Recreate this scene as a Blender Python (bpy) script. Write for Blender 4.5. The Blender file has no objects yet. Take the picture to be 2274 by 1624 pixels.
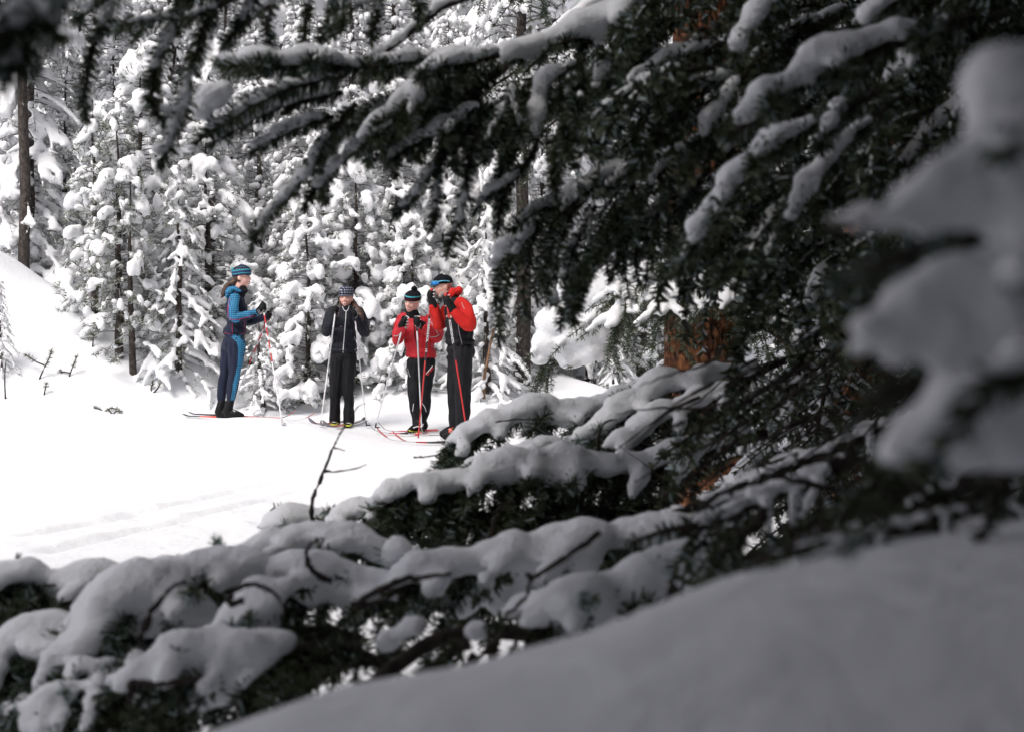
import bpy, bmesh, math
import numpy as np
from mathutils import Vector, Matrix
from mathutils.bvhtree import BVHTree

# ------------------------------------------------------------------ camera, sky, sun, exposure
SC = bpy.context.scene
W0, H0 = 2273.0, 1624.0                 # measuring grid of the photograph
F = 2841.0                              # focal length on that grid
CAM = np.array([0.0, 0.0, 1.3])
PITCH = math.atan((H0 / 2 - 710.0) / F)
cam_d = bpy.data.cameras.new('camera')
cam = bpy.data.objects.new('camera', cam_d)
SC.collection.objects.link(cam)
cam.location = CAM
cam.rotation_euler = (math.pi / 2 - PITCH, 0, 0)
cam_d.sensor_width = 36.0
cam_d.lens = 36.0 * F / W0
cam_d.clip_start = 0.05
cam_d.clip_end = 600.0
cam_d.dof.use_dof = True
cam_d.dof.focus_distance = 14.6
cam_d.dof.aperture_fstop = 5.6
SC.camera = cam

SUN_EL, SUN_AZ = math.radians(52), math.radians(215)   # azimuth clockwise from +Y (away from the camera)
wd = bpy.data.worlds.new('World')
SC.world = wd
wd.use_nodes = True
nt = wd.node_tree
nt.nodes.clear()
sky = nt.nodes.new('ShaderNodeTexSky')
sky.sky_type = 'NISHITA'
sky.sun_disc = False
sky.sun_elevation = SUN_EL
sky.sun_rotation = SUN_AZ
sky.dust_density = 4.0
sky.air_density = 1.0
sky.ozone_density = 1.0
hs = nt.nodes.new('ShaderNodeHueSaturation')
hs.inputs['Saturation'].default_value = 0.07
bg = nt.nodes.new('ShaderNodeBackground')
bg.inputs['Strength'].default_value = 0.14
wo = nt.nodes.new('ShaderNodeOutputWorld')
nt.links.new(sky.outputs[0], hs.inputs['Color'])
tint = nt.nodes.new('ShaderNodeMix')
tint.data_type = 'RGBA'
tint.blend_type = 'MULTIPLY'
tint.inputs[0].default_value = 1.0
tint.inputs[7].default_value = (1.0, 0.965, 1.03, 1)
nt.links.new(hs.outputs[0], tint.inputs[6])
nt.links.new(tint.outputs[2], bg.inputs['Color'])
nt.links.new(bg.outputs[0], wo.inputs['Surface'])
sl = bpy.data.lights.new('sun', 'SUN')
sl.energy = 2.0
sl.angle = math.radians(25)
sl.color = (1.0, 0.93, 0.82)
sun = bpy.data.objects.new('sun', sl)
SC.collection.objects.link(sun)
sd = Vector((math.sin(SUN_AZ) * math.cos(SUN_EL), math.cos(SUN_AZ) * math.cos(SUN_EL), math.sin(SUN_EL)))
sun.rotation_euler = sd.to_track_quat('Z', 'Y').to_euler()
sun.location = (0, 0, 30)
vs = SC.view_settings
vs.view_transform = 'Standard'
vs.look = 'None'
vs.exposure = 0.17
vs.gamma = 1.0
SC.cycles.use_denoising = True
SC.cycles.max_bounces = 5
SC.cycles.use_adaptive_sampling = True
SC.cycles.adaptive_threshold = 0.03
SC.cycles.diffuse_bounces = 4
SC.cycles.glossy_bounces = 2
SC.cycles.transmission_bounces = 2
SC.cycles.caustics_reflective = False

# ------------------------------------------------------------------ helpers
COL = SC.collection
FWD = np.array([0, math.cos(PITCH), -math.sin(PITCH)])
UPV = np.array([0, math.sin(PITCH), math.cos(PITCH)])
RIGHT = np.array([1.0, 0, 0])
Z = np.array([0, 0, 1.0])


def at(px, py, d):
    """world point at depth d that the photograph shows at (px, py)"""
    return CAM + d * (FWD + (px - W0 / 2) / F * RIGHT - (py - H0 / 2) / F * UPV)


def unit(v):
    v = np.asarray(v, float)
    return v / (np.linalg.norm(v) + 1e-9)


TMP = bpy.data.scenes.new('tmp')
TVL = TMP.view_layers[0]


def mesh_np(name, V, faces, mats=(), midx=None, smooth=False):
    """faces: list of int arrays (n,3) or (n,4)"""
    V = np.asarray(V, np.float32)
    faces = [np.asarray(f, np.int32) for f in faces if len(f)]
    me = bpy.data.meshes.new(name)
    nf = sum(len(f) for f in faces)
    nl = sum(f.size for f in faces)
    me.vertices.add(len(V))
    me.vertices.foreach_set('co', V.ravel())
    me.loops.add(nl)
    me.polygons.add(nf)
    if nf:
        me.loops.foreach_set('vertex_index', np.concatenate([f.ravel() for f in faces]))
        sizes = np.concatenate([np.full(len(f), f.shape[1], np.int32) for f in faces])
        st = np.zeros(nf, np.int32)
        st[1:] = np.cumsum(sizes)[:-1]
        me.polygons.foreach_set('loop_start', st)
        if midx is not None:
            me.polygons.foreach_set('material_index', np.asarray(midx, np.int32))
        me.polygons.foreach_set('use_smooth', np.full(nf, smooth, bool))
    for m in mats:
        me.materials.append(m)
    me.update(calc_edges=True)
    return me


class MB:
    def __init__(self):
        self.V, self.T, self.Q, self.mt, self.mq, self.n = [], [], [], [], [], 0

    def add(self, V, T=None, Q=None, m=0):
        V = np.asarray(V, float)
        if T is not None and len(T):
            T = np.asarray(T)
            self.T.append(T + self.n)
            self.mt.append(np.full(len(T), m) if np.isscalar(m) else np.asarray(m))
        if Q is not None and len(Q):
            Q = np.asarray(Q)
            self.Q.append(Q + self.n)
            self.mq.append(np.full(len(Q), m) if np.isscalar(m) else np.asarray(m))
        self.V.append(V)
        self.n += len(V)

    def mesh(self, name, mats, smooth=False):
        V = np.concatenate(self.V) if self.V else np.zeros((0, 3))
        T = np.concatenate(self.T) if self.T else np.zeros((0, 3), int)
        Q = np.concatenate(self.Q) if self.Q else np.zeros((0, 4), int)
        mi = np.concatenate([*(self.mt or [np.zeros(0)]), *(self.mq or [np.zeros(0)])])
        return mesh_np(name, V, [T, Q], mats, mi, smooth)

    def obj(self, name, mats, parent=None, smooth=False):
        return link(name, self.mesh(name, mats if isinstance(mats, (list, tuple)) else [mats], smooth), parent)


def link(name, me, parent=None):
    o = bpy.data.objects.new(name, me)
    COL.objects.link(o)
    if parent is not None:
        o.parent = parent
        o.matrix_parent_inverse = Matrix.Translation(-parent.location) if parent.rotation_euler.z == 0 and parent.parent is None else Matrix()
    return o


def thing(name, label, cat, loc=(0, 0, 0), group=None):
    o = bpy.data.objects.new(name, None)
    COL.objects.link(o)
    o.location = loc
    o.empty_display_size = 0.1
    return tag(o, label, cat, group)


def tag(o, label, cat, group=None):
    o['label'] = label
    o['category'] = cat
    if group:
        o['group'] = group
    return o


def curve(P, n):
    """smooth resampling of a polyline (Catmull-Rom)"""
    P = np.asarray(P, float)
    if len(P) == 2:
        t = np.linspace(0, 1, n)[:, None]
        return P[0] * (1 - t) + P[1] * t
    Q = np.vstack([2 * P[0] - P[1], P, 2 * P[-1] - P[-2]])
    seg = np.linalg.norm(np.diff(P[:, :3], axis=0), axis=1)
    c = np.concatenate([[0], np.cumsum(seg)])
    s = np.linspace(0, c[-1], n)
    k = np.clip(np.searchsorted(c, s, side='right') - 1, 0, len(seg) - 1)
    t = ((s - c[k]) / np.maximum(seg[k], 1e-9))[:, None]
    p0, p1, p2, p3 = Q[k], Q[k + 1], Q[k + 2], Q[k + 3]
    return 0.5 * (2 * p1 + (p2 - p0) * t + (2 * p0 - 5 * p1 + 4 * p2 - p3) * t ** 2 + (3 * p1 - p0 - 3 * p2 + p3) * t ** 3)


def tangents(P):
    T = np.gradient(P, axis=0)
    return T / (np.linalg.norm(T, axis=1, keepdims=True) + 1e-9)


def perp(T):
    A = np.where(np.abs(T[:, 2:3]) < 0.9, np.array([[0, 0, 1.0]]), np.array([[1.0, 0, 0]]))
    U = np.cross(T, A)
    U /= np.linalg.norm(U, axis=1, keepdims=True) + 1e-9
    return U, np.cross(T, U)


def tube(P, r, k=6, cap=True, flat=1.0):
    P = np.asarray(P, float)
    n = len(P)
    r = np.broadcast_to(np.asarray(r, float), (n,))
    U, Wv = perp(tangents(P))
    a = np.linspace(0, 2 * math.pi, k, endpoint=False)
    V = (P[:, None] + r[:, None, None] * (np.cos(a)[None, :, None] * U[:, None] + flat * np.sin(a)[None, :, None] * Wv[:, None])).reshape(-1, 3)
    i, j = np.meshgrid(np.arange(n - 1), np.arange(k), indexing='ij')
    j2 = (j + 1) % k
    Q = np.stack([i * k + j, i * k + j2, (i + 1) * k + j2, (i + 1) * k + j], -1).reshape(-1, 4)
    T = []
    if cap:
        T = [[0, b + 1, b] for b in range(1, k - 1)] + [[(n - 1) * k, (n - 1) * k + b, (n - 1) * k + b + 1] for b in range(1, k - 1)]
    return V, T, Q


def ico(sub):
    bm = bmesh.new()
    bmesh.ops.create_icosphere(bm, subdivisions=sub, radius=1.0)
    V = np.array([v.co[:] for v in bm.verts])
    bm.verts.index_update()
    T = np.array([[v.index for v in f.verts] for f in bm.faces])
    bm.free()
    return V, T


ICO = {s: ico(s) for s in (1, 2, 3)}


def ell_arrays(E, sub=2):
    """E: list of (center, radii, 3x3 axes or None) -> V, T"""
    iv, it = ICO[sub]
    Vs, Ts = [], []
    for k, (c, r, R) in enumerate(E):
        v = iv * np.asarray(r)
        if R is not None:
            v = v @ np.asarray(R)          # rows of R are the axes
        Vs.append(v + np.asarray(c))
        Ts.append(it + k * len(iv))
    return np.concatenate(Vs), np.concatenate(Ts)


def remesh(name, V, T, voxel, mats, smooth=4, disp=None):
    me = mesh_np('t', V, [T])
    o = bpy.data.objects.new('t', me)
    TMP.collection.objects.link(o)
    m = o.modifiers.new('r', 'REMESH')
    m.mode = 'VOXEL'
    m.voxel_size = voxel
    m.use_smooth_shade = True
    if smooth:
        s = o.modifiers.new('s', 'SMOOTH')
        s.factor = 0.5
        s.iterations = smooth
    TVL.update()
    out = bpy.data.meshes.new_from_object(o.evaluated_get(TVL.depsgraph))
    bpy.data.objects.remove(o)
    bpy.data.meshes.remove(me)
    out.name = name
    out.materials.clear()
    for mt in (mats if isinstance(mats, (list, tuple)) else [mats]):
        out.materials.append(mt)
    n = len(out.vertices)
    if disp is not None and n:
        co = np.zeros(n * 3, np.float32)
        out.vertices.foreach_get('co', co)
        no = np.zeros(n * 3, np.float32)
        out.vertex_normals.foreach_get('vector', no)
        co = co.reshape(-1, 3)
        co = co + no.reshape(-1, 3) * disp(co)[:, None]
        out.vertices.foreach_set('co', co.astype(np.float32).ravel())
        out.update()
    out.polygons.foreach_set('use_smooth', np.ones(len(out.polygons), bool))
    return out


def wave_noise(seed, freq, amp, n=7):
    r = np.random.default_rng(seed)
    K = r.normal(size=(n, 3)) * freq
    ph = r.uniform(0, 6.28, n)

    def f(co):
        return amp * np.sin(co @ K.T + ph).mean(axis=1) * 1.6
    return f


# ------------------------------------------------------------------ materials
def mat(name, col, rough=0.7, spec=0.3, noise=None, bump=None, metallic=0.0, sheen=0.0, coat=0.0):
    """noise=(scale, colour2, contrast), bump=(scale, strength, distance)"""
    m = bpy.data.materials.new(name)
    m.use_nodes = True
    t = m.node_tree
    b = t.nodes['Principled BSDF']
    b.inputs['Base Color'].default_value = (*col, 1)
    b.inputs['Roughness'].default_value = rough
    b.inputs['Specular IOR Level'].default_value = spec
    b.inputs['Metallic'].default_value = metallic
    b.inputs['Sheen Weight'].default_value = sheen
    b.inputs['Coat Weight'].default_value = coat
    tc = t.nodes.new('ShaderNodeTexCoord')
    if noise:
        n = t.nodes.new('ShaderNodeTexNoise')
        n.inputs['Scale'].default_value = noise[0]
        n.inputs['Detail'].default_value = 5
        t.links.new(tc.outputs['Object'], n.inputs['Vector'])
        r = t.nodes.new('ShaderNodeValToRGB')
        c = noise[2] if len(noise) > 2 else 0.15
        r.color_ramp.elements[0].position = 0.5 - c
        r.color_ramp.elements[1].position = 0.5 + c
        r.color_ramp.elements[0].color = (*col, 1)
        r.color_ramp.elements[1].color = (*noise[1], 1)
        t.links.new(n.outputs['Fac'], r.inputs['Fac'])
        t.links.new(r.outputs['Color'], b.inputs['Base Color'])
    if bump:
        n = t.nodes.new('ShaderNodeTexNoise')
        n.inputs['Scale'].default_value = bump[0]
        n.inputs['Detail'].default_value = 4
        t.links.new(tc.outputs['Object'], n.inputs['Vector'])
        bp = t.nodes.new('ShaderNodeBump')
        bp.inputs['Strength'].default_value = bump[1]
        bp.inputs['Distance'].default_value = bump[2]
        t.links.new(n.outputs['Fac'], bp.inputs['Height'])
        t.links.new(bp.outputs['Normal'], b.inputs['Normal'])
    return m


M = {}
M['snow'] = mat('snow', (0.86, 0.875, 0.90), 0.65, 0.25, bump=(85, 0.6, 0.010))
M['snow_ground'] = mat('snow_ground', (0.86, 0.875, 0.90), 0.65, 0.25, noise=(0.6, (0.82, 0.84, 0.87), 0.2), bump=(14, 0.5, 0.02))
M['snow_far'] = mat('snow_far', (0.86, 0.87, 0.885), 0.7, 0.2, bump=(25, 0.4, 0.02))
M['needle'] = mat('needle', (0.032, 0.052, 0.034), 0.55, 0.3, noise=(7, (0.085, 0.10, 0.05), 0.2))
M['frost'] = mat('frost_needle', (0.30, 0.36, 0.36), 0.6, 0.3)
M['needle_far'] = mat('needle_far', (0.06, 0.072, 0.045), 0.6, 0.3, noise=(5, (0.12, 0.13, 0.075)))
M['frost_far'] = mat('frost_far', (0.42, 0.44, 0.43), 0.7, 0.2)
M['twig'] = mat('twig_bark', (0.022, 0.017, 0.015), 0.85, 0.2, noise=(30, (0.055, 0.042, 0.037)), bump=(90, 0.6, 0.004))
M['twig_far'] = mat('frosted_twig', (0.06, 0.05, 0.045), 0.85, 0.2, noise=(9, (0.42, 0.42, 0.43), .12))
M['trunk'] = mat('trunk_bark', (0.035, 0.030, 0.027), 0.9, 0.15, noise=(14, (0.10, 0.085, 0.078)), bump=(22, 0.9, 0.02))


def bark_orange():
    m = mat('orange_bark', (0.16, 0.06, 0.025), 0.85, 0.2)
    t = m.node_tree
    b = t.nodes['Principled BSDF']
    tc = t.nodes.new('ShaderNodeTexCoord')
    mp = t.nodes.new('ShaderNodeMapping')
    mp.inputs['Scale'].default_value = (1, 1, 0.55)
    t.links.new(tc.outputs['Object'], mp.inputs['Vector'])
    v = t.nodes.new('ShaderNodeTexVoronoi')
    v.inputs['Scale'].default_value = 30
    t.links.new(mp.outputs[0], v.inputs['Vector'])
    n = t.nodes.new('ShaderNodeTexNoise')
    n.inputs['Scale'].default_value = 34
    n.inputs['Detail'].default_value = 6
    t.links.new(mp.outputs[0], n.inputs['Vector'])
    r = t.nodes.new('ShaderNodeValToRGB')
    e = r.color_ramp.elements
    e[0].position, e[0].color = 0.36, (0.03, 0.017, 0.012, 1)
    e[1].position, e[1].color = 0.70, (0.36, 0.15, 0.065, 1)
    e.new(0.5).color = (0.15, 0.062, 0.03, 1)
    t.links.new(n.outputs['Fac'], r.inputs['Fac'])
    t.links.new(r.outputs['Color'], b.inputs['Base Color'])
    bp = t.nodes.new('ShaderNodeBump')
    bp.inputs['Strength'].default_value = 1.0
    bp.inputs['Distance'].default_value = 0.035
    t.links.new(v.outputs['Distance'], bp.inputs['Height'])
    t.links.new(bp.outputs['Normal'], b.inputs['Normal'])
    return m


M['orange_bark'] = bark_orange()

# ------------------------------------------------------------------ terrain
def sst(t):
    t = np.clip(t, 0, 1)
    return t * t * (3 - 2 * t)


PEOPLE_AT = [(512, 926, 14.3), (759, 945, 15.3), (925, 962, 14.9), (1005, 974, 14.4), (690, 941, 13.5), (840, 972, 14.1)]
_pp = np.array([at(*p) for p in PEOPLE_AT])


def H_base(x, y):
    x, y = np.asarray(x, float), np.asarray(y, float)
    crest = np.clip(1.097 + 0.25 * x, 0.92, 1.22) + 0.016 * np.sin(6 * x + 1) * np.sin(3 * y) + 0.008 * np.sin(17 * x + 9 * y) * np.sin(13 * y - 6 * x)
    near = crest * (1 - sst((y - 0.70) / (1.8 + 1.1 * sst((x - 0.4) / 1.5))))
    near = near - 0.12 * np.exp(-((x) / 0.7) ** 2 - ((y) / 0.6) ** 2)
    z = near
    z = z + 0.45 * sst((x - 0.6 - 0.02 * y) / 2.2) * sst((y - 2.5) / 2) * (1 - sst((y - 11) / 5))
    berm = sst((y - 15.9 - 0.25 * np.sin(x * 1.3) + 0.02 * x) / 1.7)
    open_path = sst((x - 0.6) / 1.6) * (1 - sst((x - 0.05 * y - 3.2) / 2.5))
    z = z + berm * (0.34 + 0.08 * np.sin(x * 2.1 + y)) * (1 - 0.9 * open_path)
    z = z + 0.035 * np.maximum(y - 17, 0) * (1 - 0.8 * open_path * (1 - sst((y - 26) / 10)))
    z = z + 2.0 * np.exp(-((x + 8.0) / 2.3) ** 2 - ((y - 18.6) / 2.7) ** 2)
    z = z + 0.45 * np.exp(-((x + 5.2) / 1.3) ** 2 - ((y - 17.6) / 1.4) ** 2)
    z = z + 0.055 * np.maximum(y - 30, 0)
    z = z + 0.02 * np.sin(x * 0.9 + 1) * np.sin(y * 0.7)
    return z


_d = np.linalg.norm(_pp[:, None, :2] - _pp[None, :, :2], axis=2)
_wt = np.linalg.solve(np.exp(-(_d / 1.3) ** 2), _pp[:, 2] - H_base(_pp[:, 0], _pp[:, 1]))

TR = [(-2.58, 7.08), (-2.90, 7.55)]         # two classic ski grooves
TDIR = unit((0.345, 0.938))
_rt = np.random.default_rng(5)
_pit = np.concatenate([np.stack([_rt.uniform(-4, 0.5, 240), _rt.uniform(5, 11.5, 240), _rt.uniform(0.04, 0.13, 240), _rt.uniform(-0.022, 0.02, 240)], 1), np.stack([_rt.uniform(-4, 0.3, 160), _rt.uniform(11.5, 15.6, 160), _rt.uniform(0.07, 0.2, 160), _rt.uniform(-0.016, 0.004, 160)], 1), np.stack([_rt.uniform(-.6, 1.4, 70), _rt.uniform(.2, 1.5, 70), _rt.uniform(0.05, 0.16, 70), _rt.uniform(-0.022, 0.02, 70)], 1)])


def Hgt(x, y, fine=False):
    x, y = np.asarray(x, float), np.asarray(y, float)
    z = H_base(x, y)
    for (px, py, _), w in zip(_pp, _wt):
        z = z + w * np.exp(-((x - px) ** 2 + (y - py) ** 2) / 1.3 ** 2)
    if fine:
        for gx, gy in TR:
            u = (x - gx) * TDIR[0] + (y - gy) * TDIR[1]
            v = (x - gx) * TDIR[1] - (y - gy) * TDIR[0]
            w = 0.085 + 0.008 * np.sin(u * 3)
            z = z - 0.040 * sst((w - np.abs(v)) / 0.075) * sst((u + 0.1) / 0.25) * (1 - sst((u - 1.6) / 2.2)) * (1 - 0.9 * np.exp(-((u - 1.0 + gy * .3) / 0.16) ** 2))
            z = z + 0.008 * np.exp(-((np.abs(v) - w - 0.03) / 0.03) ** 2) * sst((u + .6) / 1) * (1 - sst((u - 1.6) / 2.2))
        for px, py, r, h in _pit:
            z = z + h * np.exp(-(((x - px) / r) ** 2 + ((y - py) / r) ** 2))
        for k, (fx, fy, a) in enumerate([(9, 2, 1), (4, 11, 1), (17, 6, .5), (7, 19, .5), (2.2, 3.1, 2)]):
            z = z + 0.004 * a * (1 - .8 * sst((y - 10.5) / 2)) * np.sin(fx * x + fy * y + k) * np.sin(fy * x * .6 - fx * y * .8 + 2 * k)
        far = sst((y - 16) / 2)
        z = z + far * 0.05 * (np.sin(2.3 * x + 1.1 * y) * np.sin(1.7 * y - x) + 0.5 * np.sin(5 * x + 2 * y) * np.sin(4.1 * y))
    return z


def ax(*segs):
    out = [np.arange(a, b, s) for a, b, s in segs]
    return np.concatenate(out)


gx = ax((-90, -30, 4), (-30, -10, 0.8), (-10, -5, 0.14), (-5, -3.4, 0.09), (-3.4, -1.2, 0.045), (-1.2, 4, 0.09), (4, 10, 0.3), (10, 30, 1), (30, 91, 4))
gy = ax((-40, -8, 4), (-8, 0, 0.4), (0, 6, 0.09), (6, 10, 0.045), (10, 20, 0.11), (20, 32, 0.3), (32, 60, 1.0), (60, 161, 5))
GX, GY = np.meshgrid(gx, gy)
GZ = Hgt(GX, GY, True)
nx, ny = len(gx), len(gy)
I, J = np.meshgrid(np.arange(ny - 1), np.arange(nx - 1), indexing='ij')
Q = np.stack([I * nx + J, I * nx + J + 1, (I + 1) * nx + J + 1, (I + 1) * nx + J], -1).reshape(-1, 4)
ground = link('snow_ground', mesh_np('snow_ground', np.stack([GX, GY, GZ], -1).reshape(-1, 3), [Q], [M['snow_ground']], None, True))
ground['kind'] = 'structure'
ground['label'] = 'smooth snow of the ski trail with groomed grooves and snowbanks'


def gpt(x, y, dz=0.0):
    return np.array([x, y, float(Hgt(x, y)) + dz])


def ground_at(px, py, d0=4.0, d1=40.0):
    """where the sight line through (px, py) meets the snow"""
    ds = np.linspace(d0, d1, 1800)
    P = np.array([at(px, py, d) for d in ds])
    below = P[:, 2] < Hgt(P[:, 0], P[:, 1])
    k = int(np.argmax(below)) if below.any() else len(ds) - 1
    return P[k]


# ------------------------------------------------------------------ conifer pieces
def needle_arrays(P, hw, density, rng, tipfwd=True, width=0.0022, top=0.0, a0=70):
    """needles all round a shoot; hw = half width of the brush in metres"""
    L = np.linalg.norm(np.diff(P, axis=0), axis=1).sum()
    n = max(6, int(L * density))
    t = rng.uniform(0.02, 1.0, n)
    idx = t * (len(P) - 1)
    i = np.minimum(idx.astype(int), len(P) - 2)
    f = (idx - i)[:, None]
    B = P[i] * (1 - f) + P[i + 1] * f
    T = tangents(P)[i]
    U, Wv = perp(T)
    az = rng.uniform(0, 2 * math.pi, n)
    R = np.cos(az)[:, None] * U + np.sin(az)[:, None] * Wv
    ang = np.radians(rng.normal(a0, 9, n))
    if tipfwd:
        ang *= 1 - 0.65 * sst((t - 0.9) / 0.1)
    ln = hw / np.sin(math.radians(a0)) * rng.uniform(0.75, 1.1, n)
    if tipfwd:
        ln *= 1 - 0.25 * sst((t - 0.85) / 0.15)
    D = T * np.cos(ang)[:, None] + R * np.sin(ang)[:, None]
    D[:, 2] += top
    tip = B + D * ln[:, None]
    S = np.cross(D, rng.normal(size=(n, 3)))
    S /= np.linalg.norm(S, axis=1, keepdims=True) + 1e-9
    w = width * 0.5
    V = np.stack([B - S * w, B + S * w, tip + S * w * .45, tip - S * w * .45], 1).reshape(-1, 3)
    Qd = np.arange(n * 4).reshape(-1, 4)
    return V, Qd, n


def add_needles(mb, P, hw, density, rng, frost=0.2, **kw):
    V, Qd, n = needle_arrays(P, hw, density, rng, **kw)
    mb.add(V, None, Qd, (rng.uniform(size=n) < frost).astype(int))


def snow_chain(P, r, rng, lift=0.6, squash=0.8, jit=0.25):
    """overlapping lumps of snow lying along a curve"""
    P = np.asarray(P)
    r = np.broadcast_to(np.asarray(r, float), (len(P),))
    L = np.concatenate([[0], np.cumsum(np.linalg.norm(np.diff(P, axis=0), axis=1))])
    E, s, ph = [], 0.0, rng.uniform(0, 6)
    rmean = max(float(np.mean(r)), 1e-4)
    while s <= L[-1]:
        c = np.array([np.interp(s, L, P[:, k]) for k in range(3)])
        rr = np.interp(s, L, r) * rng.uniform(1 - jit * .6, 1 + jit * .6) * (.70 + .55 * abs(math.sin(ph + s / (rmean * 1.7))))
        c = c + np.array([rng.normal() * .12 * rr, rng.normal() * .12 * rr, lift * rr])
        E.append((c, (rr, rr * rng.uniform(.9, 1.1), rr * squash), None))
        s += 0.42 * rr
    return E


# ------------------------------------------------------------------ people
PEOPLE = {}


class Fig:
    """one skier; px,py,dy -> world at the skier's own distance"""

    def __init__(self, name, label, D, foot):
        self.D = D
        g = ground_at(*foot)
        self.root = thing(name, label, 'person', tuple(at(foot[0], foot[1], D)), 'skiers talking on the trail')
        self.last = {}

    def p(self, x, y, dy=0.0):
        return at(x, y, self.D + dy)

    def shapes(self, S):
        E = []
        for s in S:
            if s[0] == 'L':
                pts = np.array([np.append(self.p(*q[:3]), q[3]) for q in s[1]])
                n = max(8, int(np.linalg.norm(np.diff(pts[:, :3], axis=0), axis=1).sum() / 0.012))
                if len(pts) > 2:
                    c = curve(pts, n)
                    lin = np.array([np.interp(np.linspace(0, 1, n), np.linspace(0, 1, len(pts)), pts[:, k]) for k in range(4)]).T
                    c = 0.6 * c + 0.4 * curve(pts, n) if True else lin
                else:
                    c = curve(pts, n)
                E += [(q[:3], (q[3],) * 3, None) for q in c]
            elif s[0] == 'W':       # chain already in world coordinates with radius
                pts = np.asarray(s[1], float)
                n = max(6, int(np.linalg.norm(np.diff(pts[:, :3], axis=0), axis=1).sum() / 0.006))
                E += [(q[:3], (q[3],) * 3, None) for q in curve(pts, n)]
            elif s[0] == 'E':
                E.append((self.p(*s[1]), s[2], s[3] if len(s) > 3 else None))
            elif s[0] == 'G':       # ellipsoid in world coordinates
                E.append((np.asarray(s[1]), s[2], s[3] if len(s) > 3 else None))
        return E

    def part(self, name, S, m, voxel=0.010, smooth=4, disp=None, parent=None):
        V, T = ell_arrays(self.shapes(S))
        me = remesh(name, V, T, voxel, m, smooth, disp)
        o = link(name, me, parent or self.root)
        return o

    def bvh(self, o):
        me = o.data
        return BVHTree.FromPolygons([v.co[:] for v in me.vertices], [list(p.vertices) for p in me.polygons])

    def hit(self, bvh, x, y, off=0.002):
        d = Vector(unit(at(x, y, 1.0) - CAM))
        h = bvh.ray_cast(Vector(CAM), d)
        if h[0] is None:
            h = bvh.find_nearest(Vector(self.p(x, y, -0.1)))
        return np.array(h[0]) + np.array(h[1]) * off

    def line(self, name, on, pts, r, m, parent=None, n=14, off=0.001):
        b = self.bvh(on)
        pts = curve(np.array(pts, float), n)
        P = np.array([self.hit(b, x, y, off) for x, y in pts])
        mb = MB()
        mb.add(*tube(P, r, 5))
        return mb.obj(name, m, parent or on, True)


def head_frame(fig, c, fwd, up=(0, 0, 1)):
    f = unit(fwd)
    r = unit(np.cross(f, np.asarray(up, float)))
    u = np.cross(r, f)
    return fig.p(*c), r, f, u


def head_shapes(hf, k=1.0):
    c, r, f, u = hf
    R = np.array([r, f, u])

    def q(a, b, d):
        return c + k * (a * r + b * f + d * u)
    S = [('G', q(0, -0.012, 0.03), np.array((0.076, 0.095, 0.085)) * k, R),
         ('G', q(0, 0.018, -0.03), np.array((0.066, 0.070, 0.080)) * k, R),
         ('G', q(0, 0.045, -0.083), np.array((0.036, 0.033, 0.030)) * k, R),
         ('G', q(0, 0.062, 0.022), np.array((0.052, 0.022, 0.016)) * k, R),
         ('G', q(0.034, 0.055, -0.022), np.array((0.026, 0.024, 0.022)) * k, R),
         ('G', q(-0.034, 0.055, -0.022), np.array((0.026, 0.024, 0.022)) * k, R),
         ('W', [np.append(q(0, 0.078, 0.018), .010 * k), np.append(q(0, 0.094, -0.008), .012 * k), np.append(q(0, 0.101, -0.024), .014 * k)]),
         ('G', q(0.012, 0.088, -0.027), np.array((0.010, 0.012, 0.009)) * k, R),
         ('G', q(-0.012, 0.088, -0.027), np.array((0.010, 0.012, 0.009)) * k, R),
         ('G', q(0, 0.078, -0.054), np.array((0.027, 0.014, 0.012)) * k, R)]
    for s in (-1, 1):
        S.append(('G', q(s * 0.077, -0.008, -0.012), np.array((0.012, 0.022, 0.034)) * k, R))
    return S, q, R


def face(fig, hf, k, m_lip, smile=True, beard=None):
    """eyes, brows, lips and teeth set into the head"""
    S, q, R = head_shapes(hf, k)
    root = fig.root
    for s in (-1, 1):
        mb = MB()
        mb.add(*ell_arrays([(q(s * 0.031, 0.0755, 0.004), np.array((0.014, 0.008, 0.0065)) * k, R)])[:2])
        e = mb.obj('eye', M['eye_white'], root, True)
        mb = MB()
        mb.add(*ell_arrays([(q(s * 0.031, 0.0805, 0.004), np.array((0.0065, 0.005, 0.006)) * k, R)])[:2])
        mb.obj('iris', M['eye'], e, True)
        P = curve([q(s * 0.016, 0.087, 0.021), q(s * 0.033, 0.083, 0.027), q(s * 0.050, 0.068, 0.020)], 8)
        mb = MB()
        mb.add(*tube(P, 0.0045 * k, 5))
        mb.obj('eyebrow', M['brow'], root, True)
    w = 0.027 if smile else 0.022
    up = 0.012 if smile else 0.002
    for dz, nm in ((0.0, 'upper_lip'), (-0.020 if smile else -0.008, 'lower_lip')):
        P = curve([q(-w, 0.073, -0.056 + up + dz * .2), q(-w * .5, 0.088, -0.056 + up * .2 + dz * .8), q(0, 0.0925, -0.058 + dz), q(w * .5, 0.088, -0.056 + up * .2 + dz * .8), q(w, 0.073, -0.056 + up + dz * .2)], 12)
        mb = MB()
        mb.add(*tube(P, 0.0045 * k, 6))
        mb.obj(nm, m_lip, root, True)
    if smile:
        mb = MB()
        mb.add(*ell_arrays([(q(0, 0.085, -0.062), np.array((0.025, 0.0095, 0.0115)) * k, R)])[:2])
        mb.obj('teeth', M['teeth'], root, True)


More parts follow.
